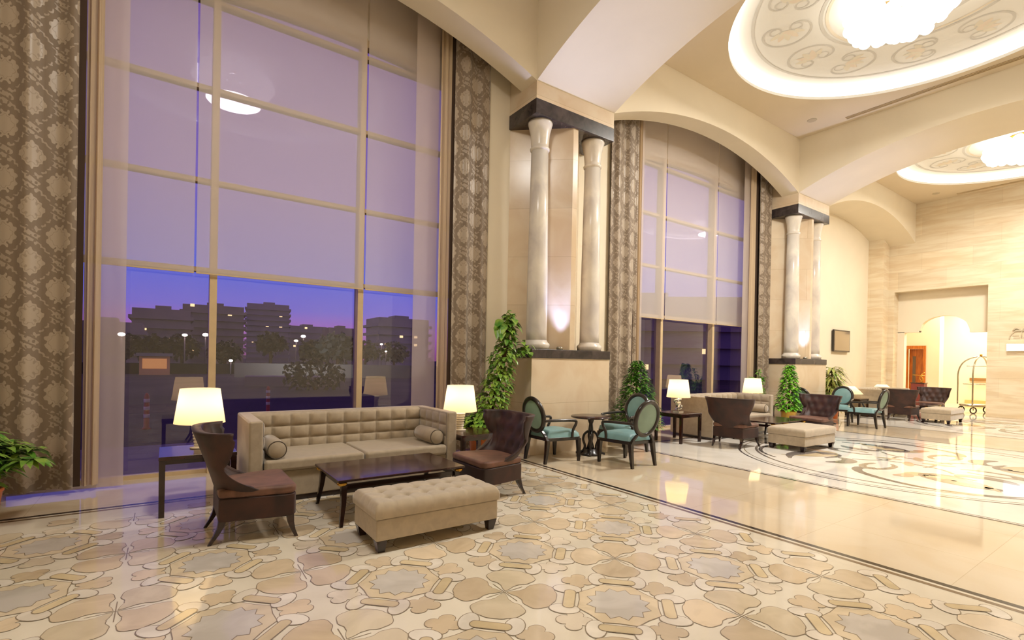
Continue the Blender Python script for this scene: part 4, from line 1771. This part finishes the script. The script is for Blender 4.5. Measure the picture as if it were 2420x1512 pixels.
ch = make_brown_chair('brown velvet winged chair in the left foreground, back to the camera side')
ch.location = (.60, 4.78, 0)
dup(ch, (3.03, 4.74, 0), pi, 'brown velvet winged chair right of the nearest coffee table, facing left')
dup(ch, (8.66, 5.18, 0), radians(10), 'brown winged chair seen from behind in the middle seating group')
dup(ch, (11.25, 4.92, 0), radians(172), 'brown button-back winged chair right of the middle coffee table')
dup(ch, (17.55, 5.3, 0), radians(4), 'far brown winged chair seen from behind, right of the teal chairs')
dup(ch, (20.15, 5.3, 0), radians(178), 'farthest brown button-back winged chair near the luggage cart')

oc = make_oval_chair('teal oval-back armchair nearest the first pier, behind the brown chair')
oc.location = (4.875, 5.86, 0)
dup(oc, (5.68, 5.09, 0), radians(90), 'teal oval-back armchair seen from behind, nearest the camera of its table')
dup(oc, (6.36, 5.78, 0), radians(184), 'teal oval-back armchair between the first pier table and the second window')
dup(oc, (13.36, 5.95, 0), radians(-6), 'teal oval-back armchair half hidden behind the brown button-back chair')
dup(oc, (14.95, 5.9, 0), radians(190), 'teal oval-back armchair facing the camera beside the striped-leaf plant')
dup(oc, (14.52, 5.12, 0), radians(88), 'teal oval-back armchair turned sideways, nearest of the far trio')
pt_ = make_pedestal('dark round pedestal table in front of the first pier')
pt_.location = (5.68, 5.86, 0)
dup(pt_, (14.15, 5.88, 0), 0, 'dark round pedestal table among the far teal armchairs')

make_climber((3.86, 6.24, 0), 'tall climbing pothos on a moss pole in an orange pot beside the first pier')
make_cone_plant((7.26, 6.28, 0), 'dark green cone-shaped ficus behind the teal chairs at the second window', .46, 1.52, M_['leaf_dark'], 1700, L0=.1)
make_cone_plant((12.42, 6.0, 0), 'bright green slim plant in a gold pot beside the second pier', .24, 1.5, M_['leaf_bright'], 900, M_['goldpot'], .42, 5, .12)
make_fern((12.12, 6.6, 0), 'pale feathery palm behind the lamp at the second window', 1.45, M_['leaf_bright'], 9, 6, .2)
make_dracaena((15.95, 6.5, 0), 'striped-leaf dracaena in front of the television wall', 1.75)
make_fern((-1.36, 6.12, 0), 'green potted plant at the left edge in front of the damask drape', .84, M_['leaf'], 18, 3, .46, L0=.17)

# television on the recess wall
tv = thing('wall_television', 'flat television on the cream wall of the far recess', 'television', (18.9, 7.5, 2.39))
B().box(-.62, .62, -.09, -.035, -.37, .37).build('frame', M_['tv_frame'], tv, bevel=.006)
B().box(-.575, .575, -.094, -.089, -.325, .325).build('screen', M_['tv'], tv)
B().box(-.2, .2, -.035, 0, -.15, .15).build('bracket', M_['tv_frame'], tv)

# luggage cart
def luggage_cart(loc, rot):
    t = thing('luggage_cart', 'tall birdcage luggage cart standing in the far archway', 'luggage cart', loc, rot)
    hx, hy = .5, .3
    B().lathe([(0.001, .24), (.6, .24), (.62, .26), (.62, .29), (.6, .31), (0.001, .31)], (0, 0, 0), 40, True, 1.0, .62).build('platform', M_['chrome'], t)
    for sx_ in (-1, 1):
        for sy_ in (-1, 1):
            pts = smooth([(sx_ * hx, sy_ * hy, .3), (sx_ * hx, sy_ * hy, 1.0), (sx_ * hx * .99, sy_ * hy * .98, 1.42), (sx_ * hx * .8, sy_ * hy * .8, 1.72), (sx_ * hx * .42, sy_ * hy * .42, 1.9), (0, 0, 1.96)], 4)
            B().tube(pts, .022, 10).build('post', M_['chrome'], t)
            w = B().tube([(sx_ * .42 + .1 * cos(q), sy_ * .24, .11 + .1 * sin(q)) for q in [2 * pi * i / 20 for i in range(20)]], .02, 8, True).build('wheel', M_['tv_frame'], t)
            B().tube([(sx_ * .42, sy_ * .24, .11), (sx_ * .42, sy_ * .24, .25)], .015, 8).build('fork', M_['chrome'], w)
    B().tube([(-.46, 0, 1.62), (.46, 0, 1.62)], .014, 8).build('hanging_rail', M_['chrome'], t)
    B().tube([(hx * cos(q), hy * 1.1 * sin(q), 1.0) for q in [2 * pi * i / 36 for i in range(36)]], .012, 8, True).build('guard_rail', M_['chrome'], t)
    B().sphere((0, 0, 2.0), .04, 12, 8).build('finial', M_['brass'], t)
    return t


luggage_cart((22.95, 4.72, 0), radians(-38))
# the door: leaf with a glazed strip, closing the left side of the corridor
lf = B().box(25.2, 25.24, 6.86, 7.38, 0, 2.3).build('door_leaf', M_['door'], dr)
B().box(25.185, 25.2, 7.16, 7.26, .9, 2.0).build('glass_strip', M_['tv'], lf)

cd = thing('reception_stand', 'small dark red stand with a gilt rack by the far doorway', 'stand', (23.0, 6.43, 0))
B().box(-.16, .16, -.2, .2, 0, .95).build('cabinet', mat('red_leather', (120, 50, 44), .5), cd, bevel=.01)
B().box(-.18, .18, -.22, .22, .95, .98).build('top', M_['wood'], cd)
B().tube(smooth([(0, -.05, .98), (0, -.12, 1.1), (0, -.06, 1.25), (0, -.16, 1.36)], 4), .015, 6).tube([(0, -.18, 1.24), (0, .2, 1.26)], .012, 6).tube(smooth([(0, -.1, .98), (0, -.02, 1.15), (0, -.1, 1.3)], 4), .012, 6).build('gilt_rack', M_['brass'], cd)

# emblem and lit sign strip on the far wall
em = thing('wall_emblem', 'faint bronze palm-leaf emblem on the far stone wall at the right edge', 'emblem', (XFAR, 3.55, 2.62))
eb = B()
for s in (-1, 1):
    for (L, dz) in ((.2, .10), (.16, .02)):
        pts = smooth([(-.012, 0, .1), (-.012, s * L * .55, .1 + dz), (-.012, s * L, .1 + dz * .2)], 4)
        eb.tube(pts, [.012 + .02 * sin(pi * i / (len(pts) - 1)) for i in range(len(pts))], 6)
eb.tube([(-.012, 0, -.12), (-.012, 0, .12)], .014, 6)
eb.tube([(-.012, .27 * cos(a), -.14 + .27 * sin(a)) for a in [pi * i / 20 for i in range(21)]], .014, 6)
eb.build('palm_motif', M_['grey'], em, fix=True)
B().box(-.014, 0, .03, .18, -.13, -.08).box(-.014, 0, -.18, -.03, -.13, -.08).box(-.014, 0, .06, .2, -.05, -.02).box(-.014, 0, -.2, -.06, -.05, -.02).build('lower_bars', M_['grey'], em)
wl = thing('wall_light', 'glowing linear wall light below the emblem on the far wall', 'light', (XFAR, 3.45, 2.22))
B().box(-.09, 0, -.55, .42, -.12, .11).build('housing', M_['frame'], wl, bevel=.01)
B().box(-.11, -.09, -.54, .41, -.11, .10).build('diffuser', emit('wall_light_glow', (255, 250, 245), 9.0), wl)

# ------------------------------------------------------------------ outdoors at dusk
M_['asphalt'] = mat('dusk_asphalt', (74, 60, 66), 0.85, noise=0.35, nscale=.25, col2=(50, 42, 48), spec=.2)
M_['paving'] = mat('pale_paving', (140, 128, 140), 0.7, noise=0.15, nscale=.8)
M_['curb'] = mat('concrete_curb', (120, 108, 108), .7)
M_['hedge'] = mat('dark_hedge', (16, 20, 14), .9, noise=.4, nscale=3)
M_['tower'] = mat('grey_tower_wall', (150, 140, 150), .8, noise=.12, nscale=.12)
M_['tower2'] = mat('taupe_tower_wall', (160, 150, 132), .8, noise=.12, nscale=.12)
M_['winlit'] = emit('lit_window', (255, 214, 160), 1.6, False)
struct('ground', B().box(-260, 320, YW + .12, 400, -.6, -.16), M_['asphalt'])
struct('pavement', B().box(XL - 1, 30, YW + .12, 10.4, -.3, -.05), M_['paving'])


def tower(loc, w, d, h, m, name, label, floors, seed, rot=0.0):
    t = thing(name, label, 'building', loc, rot)
    B().box(-w / 2, w / 2, -d / 2, d / 2, 0, h).box(-w * .12, w * .16, -d / 4, d / 4, h, h + .7).build('walls', m, t)
    b = B()
    for i in range(1, floors):
        z = h * i / floors
        b.box(-w / 2 - .45, w / 2 + .45, -d / 2 - .6, d / 2 + .6, z - .2, z + .35)
    b.build('balconies', m, t)
    g = random.Random(seed)
    b = B()
    for i in range(floors):
        for j in range(int(w / 3.2)):
            if g.random() < .10:
                x = -w / 2 + 1.6 + j * 3.2
                z = h * i / floors + 1.0
                b.box(x - .35, x + .35, -d / 2 - .06, -d / 2, z, z + .55)
    if b.v:
        b.build('lit_windows', M_['winlit'], t)
    return t


def az(a, dist, z=-.16):
    return (dist * sin(radians(a)), dist * cos(radians(a)), z)


tower(az(8.6, 150), 10.0, 9, 15.4, M_['tower'], 'apartment_tower', 'grey apartment tower block in the middle of the skyline', 11, 1, radians(-8))
tower(az(3.8, 120), 10.5, 9, 11.6, M_['tower2'], 'apartment_block', 'taupe apartment block just left of the window mullion', 8, 2, radians(-4))
tower(az(-.4, 105), 8, 8, 9.2, M_['tower2'], 'apartment_block', 'low taupe block left of the other buildings', 6, 3)
tower(az(-4.5, 95), 9, 8, 6.2, M_['tower2'], 'apartment_block', 'lowest pale building at the left end of the skyline', 4, 4)
tower(az(12.2, 170), 11, 8, 11.2, M_['tower'], 'office_building', 'long low building right of the tall tower', 6, 5)
tower(az(15.6, 140), 7, 7, 9.4, M_['tower2'], 'office_building', 'small square building before the second mullion', 5, 6)
tower(az(21.8, 110), 11, 8, 10.1, M_['tower'], 'office_building', 'dark wide building at the right end of the first window', 6, 7)
tower(az(48, 60), 26, 8, 9, M_['tower'], 'office_building', 'dark building behind the second window', 5, 8, radians(-40))

g = random.Random(21)
for i, (a, d, h, r) in enumerate(((-3.2, 62, 3.6, 2.4), (-1.0, 58, 3.4, 2.2), (1.2, 64, 3.8, 2.6), (4.8, 60, 3.0, 2.2), (8.9, 56, 4.4, 2.2), (13.2, 52, 3.4, 2.0), (15.5, 44, 3.8, 2.4), (18.4, 66, 3.8, 2.6), (21.5, 68, 3.6, 2.8))):
    t = thing('street_tree', ['dark round street tree at the far left of the skyline', 'small dark tree left of the lit kiosk', 'dark tree in front of the taupe block', 'low dark tree right of the mullion',
                              'feathery tree in front of the tall tower', 'dark tree beside the bright low wall', 'dark bushy tree before the second mullion', 'distant dark tree right of the second mullion', 'distant dark trees at the right end'][i], 'tree', az(a, d), 0, 'street trees across the road')
    B().tube([(0, 0, 0), (0, 0, h * .5)], .16, 6).build('trunk', M_['moss'], t)
    b = B()
    for k in range(320):
        q = Vector((g.gauss(0, 1), g.gauss(0, 1), g.gauss(0, .8)))
        q.normalize()
        q *= r * .5 * g.random() ** .3
        leaf(b, (q.x * 1.3, q.y * 1.3, h * .68 + q.z), (g.gauss(0, 1), g.gauss(0, 1), g.gauss(0, 1)), (g.gauss(0, 1), g.gauss(0, 1), 1), .6, .45, .2, 2)
    b.build('crown', M_['hedge'], t, fix=False)

hb = B().box(-2.6, 2.6, -.7, .7, 0, .55)
o = hb.build('road_island', M_['curb'])
o.location = az(11.4, 31)
o.rotation_euler = (0, 0, radians(-10))
tag(o, 'low dark road island with planting in the middle of the road', 'planter')
t = thing('island_bush', 'dark bush on the road island before the second mullion', 'bush', az(13.2, 27))
b = B()
for k in range(420):
    q = Vector((g.gauss(0, 1), g.gauss(0, .6), g.gauss(0, .8)))
    q.normalize()
    q *= g.random() ** .35
    leaf(b, (q.x * 1.5, q.y * .8, .75 + q.z * .85), (g.gauss(0, 1), g.gauss(0, 1), g.gauss(0, 1)), (g.gauss(0, 1), g.gauss(0, 1), 1), .3, .18, .2, 2)
b.build('foliage', M_['hedge'], t, fix=False)
B().tube([(0, 0, 0), (0, 0, .6)], .05, 6).build('stem', M_['moss'], t)

o = B().box(-4.5, 4.5, -.3, .3, 0, .9).build('lit_low_wall', mat('white_render', (220, 226, 230), .6))
o.location = az(12.0, 46)
tag(o, 'floodlit white low wall beyond the road', 'wall')
light('AREA', (az(12.0, 40)[0], az(12.0, 40)[1], 3.2), 420, (.85, .95, 1.0), 4, rot=(radians(60), 0, radians(-12)))
o = B().box(-14, 14, -.2, .2, 0, 1.1).build('perimeter_wall', mat('taupe_render', (96, 88, 80), .8))
o.location = az(24, 44)
o.rotation_euler = (0, 0, radians(-14))
tag(o, 'plain taupe perimeter wall seen through the right pane', 'wall')
o = B().box(-12, 12, -.4, .4, 0, .9).build('clipped_hedge', M_['hedge'])
o.location = az(0, 52)
tag(o, 'long dark clipped hedge across the road on the left', 'hedge')

for i, (x, y) in enumerate(((2.44, 15.9), (-.35, 13.6), (9.9, 18.0))):
    t = thing('bollard', ['red and white bollard outside, behind the nearest sofa', 'red and white bollard outside, left of the lamp', 'red and white bollard outside the second window'][i], 'bollard', (x, y, -.16), 0, 'striped bollards by the road')
    B().lathe([(0.001, 0), (.09, 0), (.07, .03), (.055, .06), (.05, .72), (.03, .78), (0.001, .8)], (0, 0, 0), 16).build('post', mat('bollard_red', (180, 66, 52), .5, emis=(180, 66, 52), estr=0.0), t)
    for z in (.25, .42, .59):
        B().lathe([(.054, z), (.057, z + .01), (.057, z + .07), (.054, z + .08)], (0, 0, 0), 16).build('white_band', mat('bollard_white', (230, 214, 200), .5), t)

lam = emit('street_lamp_glow', (255, 226, 214), 14, False)
for i, (a, e, d, r) in enumerate(((14.95, 1.75, 70, .2), (20.1, 1.6, 72, .2), (-3.4, 1.75, 60, .3), (16.9, .75, 56, .16), (16.0, 1.15, 60, .16), (20.6, .8, 62, .14), (5.3, -.5, 50, .16), (3.1, 2.0, 66, .3), (1.4, 1.9, 56, .22), (12.0, 2.2, 80, .34), (11.3, 1.7, 80, .28), (-.2, .9, 60, .2))):
    h = 1.5 + d * math.tan(radians(e)) + .16
    t = thing('street_lamp', ['tall street lamp left of the second mullion', 'street lamp seen through the right pane', 'bright lamp at the far left of the view', 'low amber lamp left of the second mullion', 'amber lamp beside the dark bushy tree',
                              'low lamp in the right pane', 'lamp near the ground right of the first mullion', 'bright lamp before the taupe block', 'twin lamp left of the taupe block', 'brightest floodlight beyond the road', 'second floodlight beyond the road', 'warm lamp among the left trees'][i], 'street lamp', az(a, d), 0, 'street lamps outside')
    B().tube([(0, 0, 0), (0, 0, h - r)], .05, 6).build('pole', M_['curb'], t)
    B().sphere((0, 0, h), r, 10, 8, .6).build('lantern', lam, t)

t = thing('kiosk', 'small warm-lit kiosk across the road at the left', 'kiosk', az(-.9, 50))
B().box(-1.0, 1.0, -1, 1, 0, 1.5).build('walls', mat('kiosk_tan', (196, 130, 90), .6), t)
B().box(-1.2, 1.2, -1.3, 1.3, 1.5, 1.75).build('roof', M_['curb'], t)
B().box(-.8, .8, -1.03, -1.0, .5, 1.3).build('lit_front', emit('kiosk_glow', (226, 150, 100), .6), t)
